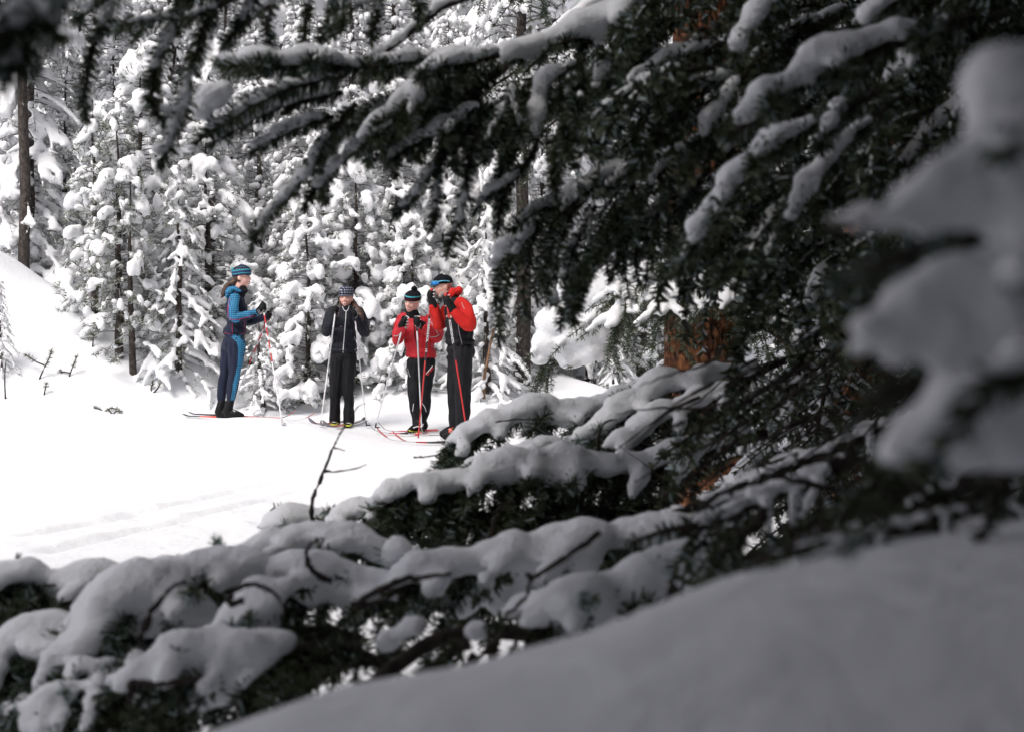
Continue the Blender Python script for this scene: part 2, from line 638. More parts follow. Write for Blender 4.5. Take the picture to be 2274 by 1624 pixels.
def lathe_hat(hf, prof, mats, k=1.0, seg=40, tilt=0.0, rib=0.0):
    """prof: list of (u height, scale x, scale f, f offset, material index)"""
    c, r, f, u = hf
    V, Qd, mi = [], [], []
    for z, sx, sf, fo, m in prof:
        a = np.linspace(0, 2 * math.pi, seg, endpoint=False)
        rr = 1 + rib * np.cos(a * 20)
        z = z + 0.018 * max(0.0, 1 - max(0.0, z - .03) / .09)
        V.append(c + k * ((np.cos(a) * sx * rr)[:, None] * r + (np.sin(a) * sf * rr + fo)[:, None] * f + (z + tilt * np.sin(a))[:, None] * u))
    n = len(prof)
    for i in range(n - 1):
        for j in range(seg):
            j2 = (j + 1) % seg
            Qd.append([i * seg + j, i * seg + j2, (i + 1) * seg + j2, (i + 1) * seg + j])
            mi.append(prof[i + 1][4])
    V = np.concatenate(V)
    mb = MB()
    mb.add(V, [[(n - 1) * seg, (n - 1) * seg + b, (n - 1) * seg + b + 1] for b in range(1, seg - 1)], None, prof[-1][4])
    mb.V.pop()
    mb.n = 0
    mb.add(V, None, np.array(Qd), np.array(mi))
    return mb


def fist(c, axis, palm, k=1.0, n_f=4):
    """closed hand round a pole: axis = pole direction (up), palm = direction from pole to the back of the hand"""
    a = unit(axis)
    p = unit(np.asarray(palm) - np.dot(palm, a) * a)
    s = np.cross(a, p)
    S = [('G', c + p * 0.026 * k, np.array((0.018, 0.034, 0.045)) * k, np.array([p, s, a]))]
    fing = []
    for i in range(n_f):
        off = (1.5 - i) * 0.0215 * k
        R0 = (0.026 + 0.002 * (i in (1, 2))) * k
        pts = []
        for ang in (60, 100, 150, 200, 240, 275 - 12 * i):
            t = math.radians(ang)
            pts.append(np.append(c + a * off + R0 * (math.cos(t) * p + math.sin(t) * s), (0.0098 - 0.0004 * i) * k))
        S.append(('W', pts))
        fing.append(np.array(pts)[:, :3])
    th = []
    for ang, o in ((-40, 0.012), (-85, 0.034), (-130, 0.042), (-165, 0.040)):
        t = math.radians(ang)
        th.append(np.append(c + a * o * k + 0.028 * k * (math.cos(t) * p + math.sin(t) * s), 0.0105 * k))
    S.append(('W', th))
    return S, fing, p, s, a


M['eye'] = mat('eye_dark', (0.02, 0.015, 0.012), 0.2, 0.5)
M['eye_white'] = mat('eye_white', (0.55, 0.52, 0.5), 0.3, 0.5)
M['brow'] = mat('eyebrow_hair', (0.06, 0.04, 0.03), 0.8)
M['teeth'] = mat('teeth', (0.75, 0.72, 0.67), 0.3, 0.5)
M['skin_a'] = mat('skin_rosy', (0.78, 0.50, 0.42), 0.5, 0.35, noise=(18, (0.72, 0.38, 0.32), 0.25))
M['skin_b'] = mat('skin_tan', (0.76, 0.46, 0.37), 0.5, 0.35, noise=(18, (0.72, 0.36, 0.29), 0.25))
M['skin_c'] = mat('skin_weathered', (0.60, 0.36, 0.29), 0.5, 0.35, noise=(22, (0.54, 0.28, 0.22), 0.25))
M['lip'] = mat('lip', (0.45, 0.14, 0.12), 0.4, 0.4)
M['hair'] = mat('brown_hair', (0.045, 0.024, 0.016), 0.5, 0.4, noise=(60, (0.09, 0.045, 0.028)), bump=(120, 0.8, 0.004))
M['stubble'] = mat('grey_stubble', (0.30, 0.24, 0.21), 0.8, 0.2, noise=(90, (0.42, 0.36, 0.33)))
CB = dict(bump=(55, 0.25, 0.006))
M['navy'] = mat('navy_softshell', (0.008, 0.012, 0.030), 0.75, 0.25, noise=(9, (0.012, 0.017, 0.038)), sheen=0.02, **CB)
M['black'] = mat('black_softshell', (0.0035, 0.004, 0.006), 0.75, 0.25, noise=(9, (0.007, 0.007, 0.010)), sheen=0.02, **CB)
M['black_navy'] = mat('black_navy_shell', (0.004, 0.005, 0.011), 0.7, 0.3, noise=(9, (0.007, 0.009, 0.017)), sheen=0.02, **CB)
M['red'] = mat('red_jacket', (0.40, 0.012, 0.020), 0.6, 0.3, noise=(8, (0.46, 0.016, 0.026)), sheen=0.02, **CB)
M['orange_red'] = mat('orange_red_fleece', (0.48, 0.014, 0.012), 0.75, 0.2, noise=(8, (0.54, 0.02, 0.015)), sheen=0.03, **CB)
M['glove'] = mat('black_glove', (0.005, 0.005, 0.006), 0.75, 0.25, **CB)
M['white'] = mat('white_trim', (0.75, 0.76, 0.78), 0.5, 0.4)
M['grey_trim'] = mat('grey_piping', (0.33, 0.33, 0.35), 0.5, 0.4)
M['pink'] = mat('pink_piping', (0.35, 0.02, 0.09), 0.6, 0.3)
M['teal'] = mat('teal_wool', (0.06, 0.35, 0.40), 0.9, 0.1, bump=(150, 0.8, 0.006))
M['blue_band'] = mat('slate_blue_wool', (0.035, 0.055, 0.13), 0.9, 0.1, bump=(150, 0.8, 0.004))
M['knit_black'] = mat('black_wool', (0.009, 0.010, 0.013), 0.9, 0.1, bump=(150, 0.8, 0.004))
M['knit_maroon'] = mat('maroon_wool', (0.035, 0.008, 0.014), 0.9, 0.1, bump=(150, 0.8, 0.004))
M['knit_grey'] = mat('grey_wool', (0.20, 0.21, 0.26), 0.9, 0.1, bump=(150, 0.8, 0.004))
M['yellow'] = mat('yellow_green', (0.50, 0.52, 0.05), 0.5, 0.4)
M['boot_black'] = mat('black_boot', (0.004, 0.004, 0.005), 0.6, 0.25, bump=(40, 0.3, 0.005))
M['red_gloss'] = mat('red_lacquer', (0.52, 0.020, 0.018), 0.35, 0.5, coat=0.3)
M['pink_red'] = mat('faded_red_lacquer', (0.50, 0.09, 0.10), 0.35, 0.5, coat=0.3)
M['orange_gloss'] = mat('orange_lacquer', (0.60, 0.05, 0.015), 0.35, 0.5, coat=0.3)
M['black_gloss'] = mat('black_lacquer', (0.012, 0.012, 0.014), 0.35, 0.5, coat=0.3)
M['white_gloss'] = mat('white_lacquer', (0.72, 0.73, 0.75), 0.35, 0.5, coat=0.3)
M['silver'] = mat('silver_shaft', (0.55, 0.56, 0.58), 0.35, 0.5, metallic=0.3)
M['grey_plastic'] = mat('grey_plastic', (0.16, 0.16, 0.17), 0.5, 0.4)
M['purple_grey'] = mat('purple_grey_base', (0.22, 0.19, 0.24), 0.4, 0.4)
M['lens_blue'] = mat('blue_mirror_lens', (0.02, 0.20, 0.55), 0.12, 0.6, metallic=0.5)
M['cyan_frame'] = mat('cyan_frame', (0.10, 0.42, 0.60), 0.3, 0.5)


def knit_pattern(name, c1, c2, c3, scale, rowtilt=1.0):
    """lattice of light rhombs, a printed fabric motif"""
    m = mat(name, c1, 0.7, 0.25)
    t = m.node_tree
    b = t.nodes['Principled BSDF']
    tc = t.nodes.new('ShaderNodeTexCoord')
    sp = t.nodes.new('ShaderNodeSeparateXYZ')
    t.links.new(tc.outputs['Object'], sp.inputs[0])

    def math_(op, a, b_=None):
        n = t.nodes.new('ShaderNodeMath')
        n.operation = op
        for i, v in enumerate((a, b_)):
            if v is None:
                continue
            if isinstance(v, (int, float)):
                n.inputs[i].default_value = v
            else:
                t.links.new(v, n.inputs[i])
        return n.outputs[0]
    xx = math_('ADD', sp.outputs['X'], math_('MULTIPLY', sp.outputs['Y'], 0.7))
    sx = math_('SINE', math_('MULTIPLY', xx, scale))
    sz = math_('SINE', math_('MULTIPLY', sp.outputs['Z'], scale * rowtilt))
    s = math_('ADD', sx, sz)
    r = t.nodes.new('ShaderNodeValToRGB')
    r.color_ramp.interpolation = 'CONSTANT'
    e = r.color_ramp.elements
    e[0].position, e[0].color = 0.0, (*c1, 1)
    e[1].position, e[1].color = 0.42, (*c2, 1)
    e.new(0.78).color = (*c3, 1)
    t.links.new(math_('MULTIPLY_ADD', s, 0.25) if False else math_('ADD', math_('MULTIPLY', s, 0.25), 0.5), r.inputs['Fac'])
    t.links.new(r.outputs['Color'], b.inputs['Base Color'])
    return m


M['blue_knit'] = knit_pattern('blue_lattice_fabric', (0.014, 0.085, 0.20), (0.025, 0.17, 0.33), (0.09, 0.34, 0.48), 300.0)
M['hat_dots'] = knit_pattern('dotted_navy_wool', (0.010, 0.014, 0.028), (0.012, 0.018, 0.035), (0.10, 0.16, 0.24), 250.0)
M['hat_nordic'] = knit_pattern('nordic_navy_wool', (0.016, 0.02, 0.04), (0.035, 0.04, 0.07), (0.36, 0.38, 0.44), 210.0)


def text_mesh(txt, size, mtl, name):
    cu = bpy.data.curves.new('t', 'FONT')
    cu.body = txt
    cu.size = size
    cu.align_x = 'CENTER'
    cu.align_y = 'CENTER'
    cu.extrude = 0.0006
    cu.offset = size * 0.02
    o = bpy.data.objects.new('t', cu)
    TMP.collection.objects.link(o)
    TVL.update()
    me = bpy.data.meshes.new_from_object(o.evaluated_get(TVL.depsgraph))
    bpy.data.objects.remove(o)
    me.materials.clear()
    me.materials.append(mtl)
    me.name = name
    return me


def lettering(name, txt, size, mtl, c, xdir, zdir, parent, stretch=1.0):
    """text lying in the plane of xdir (reading direction) and its up direction, facing zdir"""
    me = text_mesh(txt, size, mtl, name)
    x = unit(xdir)
    z = unit(np.asarray(zdir) - np.dot(zdir, x) * x)
    y = np.cross(z, x)
    Mx = Matrix((( *(x * stretch), 0), (*y, 0), (*z, 0), (0, 0, 0, 1))).transposed()
    Mx.translation = Vector(c)
    me.transform(Mx)
    return link(name, me, parent)


def ski(label, tail, tip, bands, boot_t, text=None, tip_up=0.10, width=0.046, tip_mat=None, side_mat=None):
    """bands: list of (t end, material) from tail to tip"""
    tail, tip = np.asarray(tail, float), np.asarray(tip, float)
    L = np.linalg.norm((tip - tail)[:2])
    root = thing('ski', label, 'ski', tuple(gpt(*((tail + tip) / 2)[:2])), 'cross-country skis')
    n = 60
    ts = np.linspace(0, 1, n)
    d = unit(np.append((tip - tail)[:2], 0))
    s = np.array([d[1], -d[0], 0])
    mats = list(dict.fromkeys([b[1] for b in bands]))
    V, mi, Qd = [], [], []
    za = Hgt(tail[0] + (tip - tail)[0] * ts, tail[1] + (tip - tail)[1] * ts, True)
    k = np.polyfit(ts, za, 2)
    for i, t in enumerate(ts):
        p = tail + (tip - tail) * t
        z = np.polyval(k, t) + 0.022
        z += tip_up * max(0, (t - 0.84) / 0.16) ** 2 + 0.02 * sst((0.05 - t) / 0.05)
        w = width / 2 * (1 - 0.75 * sst((t - 0.95) / 0.05)) * (1 - 0.4 * sst((0.02 - t) / 0.02))
        th = 0.007 + 0.016 * math.exp(-((t - boot_t) / 0.28) ** 2)
        for a, b in ((-1, 0), (1, 0), (1, 1), (-1, 1)):
            V.append(np.array([p[0], p[1], z + b * th]) + s * a * w)
    for i in range(n - 1):
        bm = next((b[1] for b in bands if ts[i] <= b[0]), bands[-1][1])
        for j in range(4):
            j2 = (j + 1) % 4
            Qd.append([i * 4 + j, i * 4 + j2, i * 4 + 4 + j2, i * 4 + 4 + j])
            mi.append(mats.index(bm) if not (j == 0 and tip_mat is not None) else len(mats))
    Qd += [[3, 2, 1, 0], [n * 4 - 4, n * 4 - 3, n * 4 - 2, n * 4 - 1]]
    mi += [0, mats.index(bands[-1][1])]
    mb = MB()
    mb.add(V, None, Qd, np.array(mi))
    board = mb.obj('board', [M[m] for m in mats] + [M[tip_mat or 'black_gloss']], root)
    bp = tail + (tip - tail) * boot_t
    zb = np.polyval(k, boot_t) + 0.028
    E = []
    for o in np.linspace(-0.13, 0.15, 12):
        q = bp + d * o
        E.append((np.array([q[0], q[1], zb + 0.004 + 0.006 * (o > 0.08)]), (0.022, 0.022, 0.014), None))
    V, T = ell_arrays(E)
    link('binding', remesh('binding', V, T, 0.010, M['black_gloss'], 2), root)
    if text:
        for o in text[2] if len(text) > 2 else (0.0,):
            c = bp + d * o
            side = -s if (-s)[1] < 0 else s
            c = np.array([c[0], c[1], np.polyval(k, boot_t) + 0.018]) + side * (width / 2 + 0.0016)
            xd = np.cross(np.array([0, 0, 1.0]), side)
            lettering('lettering', text[0], text[1], M['white_gloss'], c, xd, side, board)
    return root


def pole(label, top, tip, bands, text=None, basket='grey_plastic', r=0.0085, grip='black_gloss', tipd=None):
    """bands from the grip down: list of (t end, material)"""
    top, tip = np.asarray(top, float), np.asarray(tip, float)
    root = thing('ski_pole', label, 'ski pole', tuple(tip), 'ski poles')
    d = unit(tip - top)
    L = np.linalg.norm(tip - top)
    mb = MB()
    mb.add(*tube([top, top + d * 0.01, top + d * 0.03, top + d * 0.15, top + d * 0.17], [0.010, 0.018, 0.016, 0.014, 0.010], 10))
    mb.obj('grip', M[grip], root, True)
    a = 0.15 / L
    mb = MB()
    mats = list(dict.fromkeys([b[1] for b in bands]))
    for e, m in bands:
        t = np.linspace(a, e, 6)
        mb.add(*tube(top + d * (L * t)[:, None], r * (1.05 - 0.35 * t), 8), m=mats.index(m)) if False else None
        V, T, Qd = tube(top + d * (L * t)[:, None], r * (1.05 - 0.35 * t), 8)
        mb.add(V, None, Qd, mats.index(m))
        a = e
    sh = mb.obj('shaft', [M[m] for m in mats], root, True)
    # basket: half-moon dish with spike
    U, Wv = perp(d[None])
    c = tip - d * 0.05
    mb = MB()
    mb.add(*tube([tip - d * 0.10, tip - d * 0.05, tip], [0.008, 0.009, 0.003], 8))
    hd = unit(np.array([0.8, -0.6, 0]) if tipd is None else np.asarray(tipd, float))
    P = curve([c, c + hd * 0.03 - np.array([0, 0, .012]), c + hd * 0.06 - np.array([0, 0, .008])], 8)
    mb.add(*tube(P, np.array([.010, .018, .024, .028, .028, .024, .016, .006]), 8, flat=0.35))
    mb.obj('basket', M[basket], root, True)
    # wrist strap loop
    P = top + d * 0.03 + np.array([[0.0, 0, 0], [0.03, -0.02, -0.02], [0.045, -0.03, -0.07], [0.02, -0.02, -0.11], [0.0, 0, -0.09]])
    mb = MB()
    mb.add(*tube(curve(P, 14), 0.004, 5))
    mb.obj('wrist_strap', M['grey_plastic'], root, True)
    if text:
        face_ = unit(CAM - (top + tip) / 2)
        for (txt, size, t, mtl) in text:
            lettering('lettering', txt, size, M[mtl], top + d * L * t + face_ * (r * 1.05 + 0.001), d, face_, sh, 1.45)
    return root


def build_people():
    fold = wave_noise(3, 34, 0.009)
    fold2 = wave_noise(8, 32, 0.010)
    # ---------- woman in blue, in profile
    f = Fig('person', 'person in navy jacket with blue lattice sleeves standing in profile, teal pompom hat', 14.3, (512, 926))
    hf = head_frame(f, (537.5, 615.5, 0), (1, -0.16, 0.0))
    hs_, q, R = head_shapes(hf, 0.95)
    nearp = (f.p(582, 670, -0.12), ground_at(627.6, 945))
    n_axis = unit(nearp[0] - nearp[1])
    hn = f.p(586.5, 691, -0.12)
    hn = nearp[0] + np.dot(hn - nearp[0], n_axis) * n_axis
    farp = (f.p(604, 683, 0.12), f.p(503, 905, 0.45))
    fa = unit(farp[0] - farp[1])
    hfar = farp[0] - fa * 0.11
    body = f.part('body', hs_ + [('L', [(533, 634, 0, .055), (528, 652, 0, .058), (524, 668, 0, .08)]),
                                 ('E', (523, 690, 0), (.10, .13, .15)), ('E', (521, 735, 0), (.09, .12, .14)),
                                 ('L', [(521, 665, -.16, .05), (519, 704, -.2, .042), (568, 694, -.14, .03), (578, 692, -.125, .022)]),
                                 ('L', [(526, 665, .16, .05), (545, 712, .2, .042), (588, 703.5, .1, .026), (594, 702, .11, .018)]),
                                 ('L', [(523, 765, -.09, .085), (522, 826, -.09, .05), (511, 890, -.09, .036), (507, 915, -.09, .034), (530, 922, -.09, .026)]),
                                 ('L', [(514, 765, .09, .085), (500, 826, .09, .05), (492, 886, .09, .036), (487, 915, .09, .034), (505, 921, .09, .026)])], M['skin_a'], 0.0125, 2)
    face(f, hf, 0.95, M['lip'], True)
    # hair with ponytail
    f.part('hair', [('G', q(0, -0.03, 0.015), (.079, .085, .083), R), ('G', q(0, -0.075, -0.035), (.05, .04, .05), R),
                    ('G', q(.066, -0.012, -.01), (.014, .03, .05), R), ('G', q(-.066, -0.012, -.01), (.014, .03, .05), R),
                    ('L', [(519, 627, -.01, .042), (506, 634, -.02, .038), (499, 645, -.03, .032), (495, 655, -.03, .022), (491, 660, -.03, .01)])], M['hair'], 0.008, 2, wave_noise(4, 90, .004))
    prof = [(0.012, .083, .104, -.006, 2), (0.0, .088, .109, -.006, 2), (0.018, .091, .111, -.006, 2), (.026, .0915, .1115, -.006, 1), (.032, .0915, .1115, -.006, 2), (.060, .0915, .111, -.008, 2), (.066, .091, .110, -.009, 1), (.074, .090, .109, -.009, 1),
            (.080, .088, .104, -.010, 0), (.102, .078, .092, -.014, 0), (.121, .058, .072, -.020, 0), (.134, .033, .045, -.026, 0), (.139, .010, .015, -.03, 0)]
    hat = lathe_hat(hf, prof, None, 0.98, tilt=0.012).obj('hat', [M['hat_dots'], M['teal'], M['blue_band']], f.root, True)
    f.part('pompom', [('G', q(0, -0.105, 0.088), (.026, .03, .026))], M['teal'], 0.006, 1, wave_noise(9, 160, .008), parent=hat)
    jk = f.part('jacket', [('E', (524, 686, 0), (.125, .165, .13)), ('E', (525, 668, 0), (.095, .15, .075)), ('E', (526, 712, 0), (.118, .15, .13)), ('E', (521.5, 732, 0), (.132, .165, .085)), ('E', (521, 738, 0), (.136, .17, .04)),
                           ('L', [(529, 658, 0, .07), (534, 646, 0, .066)]),
                           ('L', [(526, 664, .16, .066), (545, 712, .2, .055), (588, 703, .1, .042)])], M['navy'], 0.012, 3, fold)
    f.part('collar', [('L', [(532, 652, 0, .064), (537, 641, 0, .060)]), ('E', (545, 646, -.02), (.03, .04, .03))], M['black'], 0.009, 3)
    f.part('hood', [('E', (511, 650, 0), (.055, .12, .045)), ('E', (517, 643, 0), (.055, .10, .045)), ('L', [(520, 640, -.08, .03), (532, 646, -.09, .025)]), ('E', (507, 657, 0), (.03, .09, .03))], M['blue_knit'], 0.009, 3, fold)
    slv = f.part('sleeve', [('L', [(520, 663, -.16, .066), (517, 684, -.2, .062), (519, 705, -.21, .056), (545, 699, -.18, .048), (567, 694, -.14, .040)])], M['blue_knit'], 0.009, 3, fold2)
    f.part('sleeve_underside', [('L', [(517, 707, -.20, .052), (545, 703, -.175, .046), (566, 697, -.14, .038)])], M['navy'], 0.009, 3)
    tr = f.part('trousers', [('E', (520, 757, 0), (.125, .16, .10)), ('E', (521, 742, 0), (.12, .155, .07)), ('E', (512, 765, 0), (.095, .15, .09)),
                             ('L', [(524, 765, -.085, .108), (524, 795, -.09, .09), (522, 826, -.09, .068), (516, 860, -.09, .062), (511, 890, -.09, .046)]),
                             ('L', [(512, 765, .085, .108), (506, 795, .09, .088), (501, 826, .09, .066), (494, 860, .09, .060), (491.5, 887, .09, .046)])], M['navy'], 0.012, 3, fold)
    bt = f.bvh(tr)
    # patterned side panel: a thin strip wrapped on the leg
    edges = [(743, 506, 546), (752, 517, 545), (762, 526, 544), (785, 528.5, 543.5), (815, 526, 538), (850, 517.5, 528), (888, 512, 519)]
    rows = curve(np.array(edges, float), 40)
    Vp = []
    for y, x0, x1 in rows:
        for x in np.linspace(x0, x1, 6):
            Vp.append(f.hit(bt, x, y, 0.003))
    Qp = [[i * 6 + j, i * 6 + j + 1, i * 6 + j + 7, i * 6 + j + 6] for i in range(39) for j in range(5)]
    mb = MB()
    mb.add(Vp, None, Qp)
    mb.obj('side_panel', M['blue_knit'], tr, True)
    f.line('hem_piping', jk, [(497, 739), (522, 742), (547, 741)], 0.0035, M['pink'])
    f.line('seam_piping', jk, [(516, 712), (515.5, 728), (516, 741)], 0.0035, M['pink'])
    f.line('seam_piping', jk, [(541, 710), (543, 728), (543, 741)], 0.0035, M['pink'])
    f.line('seam_piping', slv, [(511, 662), (507, 684), (509, 706), (522, 710), (545, 705.5), (565, 699)], 0.004, M['pink'], n=24)
    f.line('seam_piping', jk, [(509, 665), (505, 690), (510, 712)], 0.004, M['pink'])
    for (x, dy, hx, hy, tx, ty) in ((508, -.09, 505, 914, 536, 922), (490, .09, 486, 913, 508, 920)):
        b = f.part('boot', [('L', [(x + 2, 893, dy, .050), (x - 1, 905, dy, .052), (hx, hy, dy, .050)]), ('L', [(hx, hy + 2, dy, .046), ((hx + tx) / 2, ty - 4, dy, .048), (tx, ty, dy, .034)]),
                            ('L', [(hx - 3, hy + 10, dy, .02), (tx, ty + 4, dy, .02)])], M['boot_black'], 0.009, 2)
        if dy < 0:
            f.line('stripe', b, [(517, 910), (522, 913)], 0.004, M['white'])
    gl = []
    for (c, ax_, wr) in ((hn, n_axis, (571, 693.5, -.135)), (hfar, fa, (592, 702.5, .1))):
        S, fing, p, s, a = fist(c, ax_, f.p(*wr) - c + np.array([0, -.05, 0]), 1.05)
        S.append(('W', [np.append(c + p * .03, .034), np.append(f.p(*wr), .036)]))
        g = f.part('glove', S, M['glove'], 0.006, 2)
        gl.append(g)
    f.line('cuff_trim', gl[0], [(572, 688), (574, 694), (577, 699)], 0.004, M['grey_trim'])
    f.line('cuff_trim', gl[0], [(575, 687), (577, 693), (580, 698)], 0.004, M['grey_trim'])
    rb = [(0.12 + i * 0.035, 'red_gloss' if i % 3 else 'white_gloss') for i in range(12)] + [(1.0, 'white_gloss')]
    pole('red and white ski pole with white lower half, planted before the person in navy', nearp[0], nearp[1], rb, tipd=(.5, -.8, 0), basket='silver')
    pole('red and white ski pole crossing behind the navy trousers of the profile person', farp[0], gpt(farp[1][0], farp[1][1]), rb, tipd=(.5, -.8, 0))
    a_, b_ = ground_at(406, 925.8), ground_at(700, 940)
    ski('red cross-country ski with white lettering under the boots of the person in navy', a_, b_, [(0.12, 'black_gloss'), (0.33, 'orange_gloss'), (0.58, 'black_gloss'), (0.78, 'red_gloss'), (0.92, 'white_gloss'), (1, 'red_gloss')], 0.42, ('ROSSIGNOL', 0.05))
    c_, d_ = ground_at(440, 923.5), ground_at(650, 931)
    ski('dark red ski behind its twin under the person in navy', c_ + (c_ - d_) * .1, d_ + np.array([.05, -.1, 0]), [(0.5, 'black_gloss'), (0.85, 'red_gloss'), (0.93, 'black_gloss'), (1, 'red_gloss')], 0.36)

    # ---------- woman in black facing the camera
    f = Fig('person', 'smiling person in black jacket with white zip, patterned grey hat and long dark hair', 15.3, (759, 945))
    hf = head_frame(f, (768.5, 662, -0.03), (-0.08, -1, 0.02))
    hs_, q, R = head_shapes(hf, 0.95)
    pl = (f.p(746, 679, -.30), ground_at(711, 947))
    pr = (f.p(785.5, 680, -.30), ground_at(814, 950))
    al, ar = unit(pl[0] - pl[1]), unit(pr[0] - pr[1])
    cl, cr = pl[0] - al * .085, pr[0] - ar * .085
    f.part('body', hs_ + [('L', [(768.5, 677, 0, .055), (768, 690, 0, .06)]), ('E', (766, 712, 0), (.16, .1, .15)), ('E', (763, 755, 0), (.14, .1, .18)),
                          ('L', [(740, 694, 0, .05), (726, 734, -.12, .042), (744, 702, -.25, .03), (747, 695, -.28, .026)]),
                          ('L', [(795, 694, 0, .05), (807, 737, -.12, .042), (790, 702, -.25, .03), (787, 695, -.28, .026)]),
                          ('L', [(752, 795, 0, .08), (745, 860, 0, .052), (744, 930, 0, .036), (742, 940, -.1, .03)]),
                          ('L', [(775, 795, 0, .08), (773, 860, 0, .052), (774, 930, 0, .036), (773, 942, -.1, .03)])], M['skin_b'], 0.0125, 2)
    face(f, hf, 0.95, M['lip'], True)
    f.part('hair', [('G', q(0, -0.03, 0.02), (.08, .085, .08), R), ('L', [(757, 664, -.0, .022), (756, 676, .0, .022), (757, 686, -.03, .016)]),
                    ('L', [(780, 662, -.01, .022), (784, 674, .01, .03), (792, 685, -.06, .04), (799, 697, -.1, .042), (802, 710, -.13, .03), (803, 722, -.13, .012)])], M['hair'], 0.008, 2, wave_noise(4, 90, .004))
    prof = [(0.012, .082, .102, -.006, 2), (0.0, .087, .107, -.006, 2), (0.016, .088, .108, -.006, 2), (.032, .088, .108, -.006, 0), (.040, .088, .108, -.007, 1), (.075, .089, .107, -.008, 0), (.105, .086, .098, -.01, 0), (.128, .07, .08, -.012, 0), (.140, .04, .05, -.012, 0), (.143, .012, .015, -.012, 0)]
    lathe_hat(hf, prof, None, 0.98, tilt=0.004).obj('hat', [M['hat_nordic'], M['knit_black'], M['knit_grey']], f.root, True)
    jk = f.part('jacket', [('E', (766, 710, 0), (.185, .125, .14)), ('E', (767, 694, 0), (.17, .11, .07)), ('E', (763.5, 745, 0), (.165, .12, .14)), ('E', (762, 768, 0), (.178, .13, .09)), ('E', (761.5, 778, 0), (.182, .135, .045)),
                           ('L', [(768, 694, -.01, .072), (768.5, 683, -.03, .066)])], M['black_navy'], 0.012, 3, fold)
    for P_ in ([(738, 692, 0, .072), (729, 713, -.05, .068), (724, 736, -.12, .062), (734, 720, -.2, .055), (743, 704, -.25, .046)], [(796, 692, 0, .072), (804, 714, -.05, .068), (809, 739, -.12, .062), (799, 721, -.2, .055), (791, 705, -.25, .046)]):
        f.part('sleeve', [('L', P_)], M['black_navy'], 0.010, 3, fold2)
    f.line('zip', jk, [(768.5, 690), (767, 712), (764, 748), (761, 784)], 0.005, M['white'], n=30)
    f.line('collar_piping', jk, [(760, 680), (763.5, 688), (768, 691), (772, 688), (775, 679)], 0.004, M['white'], n=20)
    f.line('pocket_piping', jk, [(737, 752), (733, 764), (731.5, 772)], 0.004, M['grey_trim'])
    f.line('pocket_piping', jk, [(787, 748), (791, 762), (793, 775)], 0.004, M['grey_trim'])
    f.part('trousers', [('E', (762, 788, 0), (.165, .12, .09)),
                        ('L', [(750, 798, 0, .098), (747, 830, 0, .085), (745.5, 862, -.01, .075), (744, 895, 0, .064), (743, 932, 0, .070)]),
                        ('L', [(775.5, 798, 0, .098), (775, 830, 0, .085), (773.5, 862, -.01, .075), (774, 895, 0, .064), (774, 934, 0, .070)])], M['black'], 0.012, 3, fold)
    for (x, y) in ((742.5, 939), (773, 941)):
        b = f.part('boot', [('L', [(x, y - 4, .05, .05), (x - .5, y, -.05, .05), (x - 1.5, y + 3, -.2, .035)]), ('L', [(x, y + 4, .05, .03), (x - 1.5, y + 5, -.19, .026)])], M['boot_black'], 0.008, 2)
        f.line('stripe', b, [(x - 7.5, y + 1), (x - 4, y + 3), (x + 3, y + 3), (x + 7, y)], 0.011, M['yellow'])
        f.line('stripe', b, [(x - 4, y - 3), (x + 4, y - 2)], 0.006, M['white'])
    for (c, a_, wr) in ((cl, al, (743, 703, -.26)), (cr, ar, (791, 703, -.26))):
        S, fing, p, s, a = fist(c, a_, np.array([0, -1, 0.1]) if True else f.p(*wr) - c, 1.05)
        S.append(('W', [np.append(c + p * .02, .034), np.append(f.p(*wr), .040)]))
        g = f.part('glove', S, M['glove'], 0.006, 2)
        for fi in fing[:2]:
            mb = MB()
            mb.add(*tube(fi[:3] + p * .0095 - np.array([0, .003, 0]), .004, 5))
            mb.obj('finger_trim', M['grey_trim'], g, True)
    wb = [(0.2, 'white_gloss'), (0.55, 'silver'), (1.0, 'white_gloss')]
    pole('slim white ski pole slanting outward below the raised glove, beside the navy skier', pl[0], pl[1], wb, tipd=(.9, -.5, 0))
    pole('slim white ski pole planted between the black-clad and red-jacketed skiers, hand by long hair', pr[0], pr[1], wb, tipd=(.9, -.3, 0), basket='black_gloss')
    for (bx, by, tx, ty, w) in ((743, 943, 717, 952, 'left'), (773, 946, 752, 955, 'right')):
        b0, t0 = ground_at(bx, by), ground_at(tx, ty)
        dv = unit((t0 - b0) * np.array([1, 1, 0]))
        dv = unit(np.array([-0.16, -1, 0]))
        ski('pink-red ski pointing out of the forest, under the yellow-trimmed boots of the black-clad skier', b0 - dv * 0.75, b0 + dv * 1.0, [(0.3, 'black_gloss'), (0.9, 'pink_red'), (1, 'purple_grey')], 0.43, tip_mat='purple_grey', tip_up=.055)

    # ---------- man in the red jacket, leaning on his poles
    f = Fig('person', 'grinning person in red jacket and black pompom hat leaning on two white poles', 14.9, (925, 962))
    hf = head_frame(f, (914.5, 671, -0.10), (-0.42, -0.9, -0.10), (0.10, -0.15, 1))
    hs_, q, R = head_shapes(hf, 1.02)
    pl = (f.p(900, 703, -.34), ground_at(831, 954))
    pr = (f.p(924.5, 702, -.34), ground_at(936.5, 966))
    al, ar = unit(pl[0] - pl[1]), unit(pr[0] - pr[1])
    cl, cr = pl[0] - al * .06, pr[0] - ar * .06
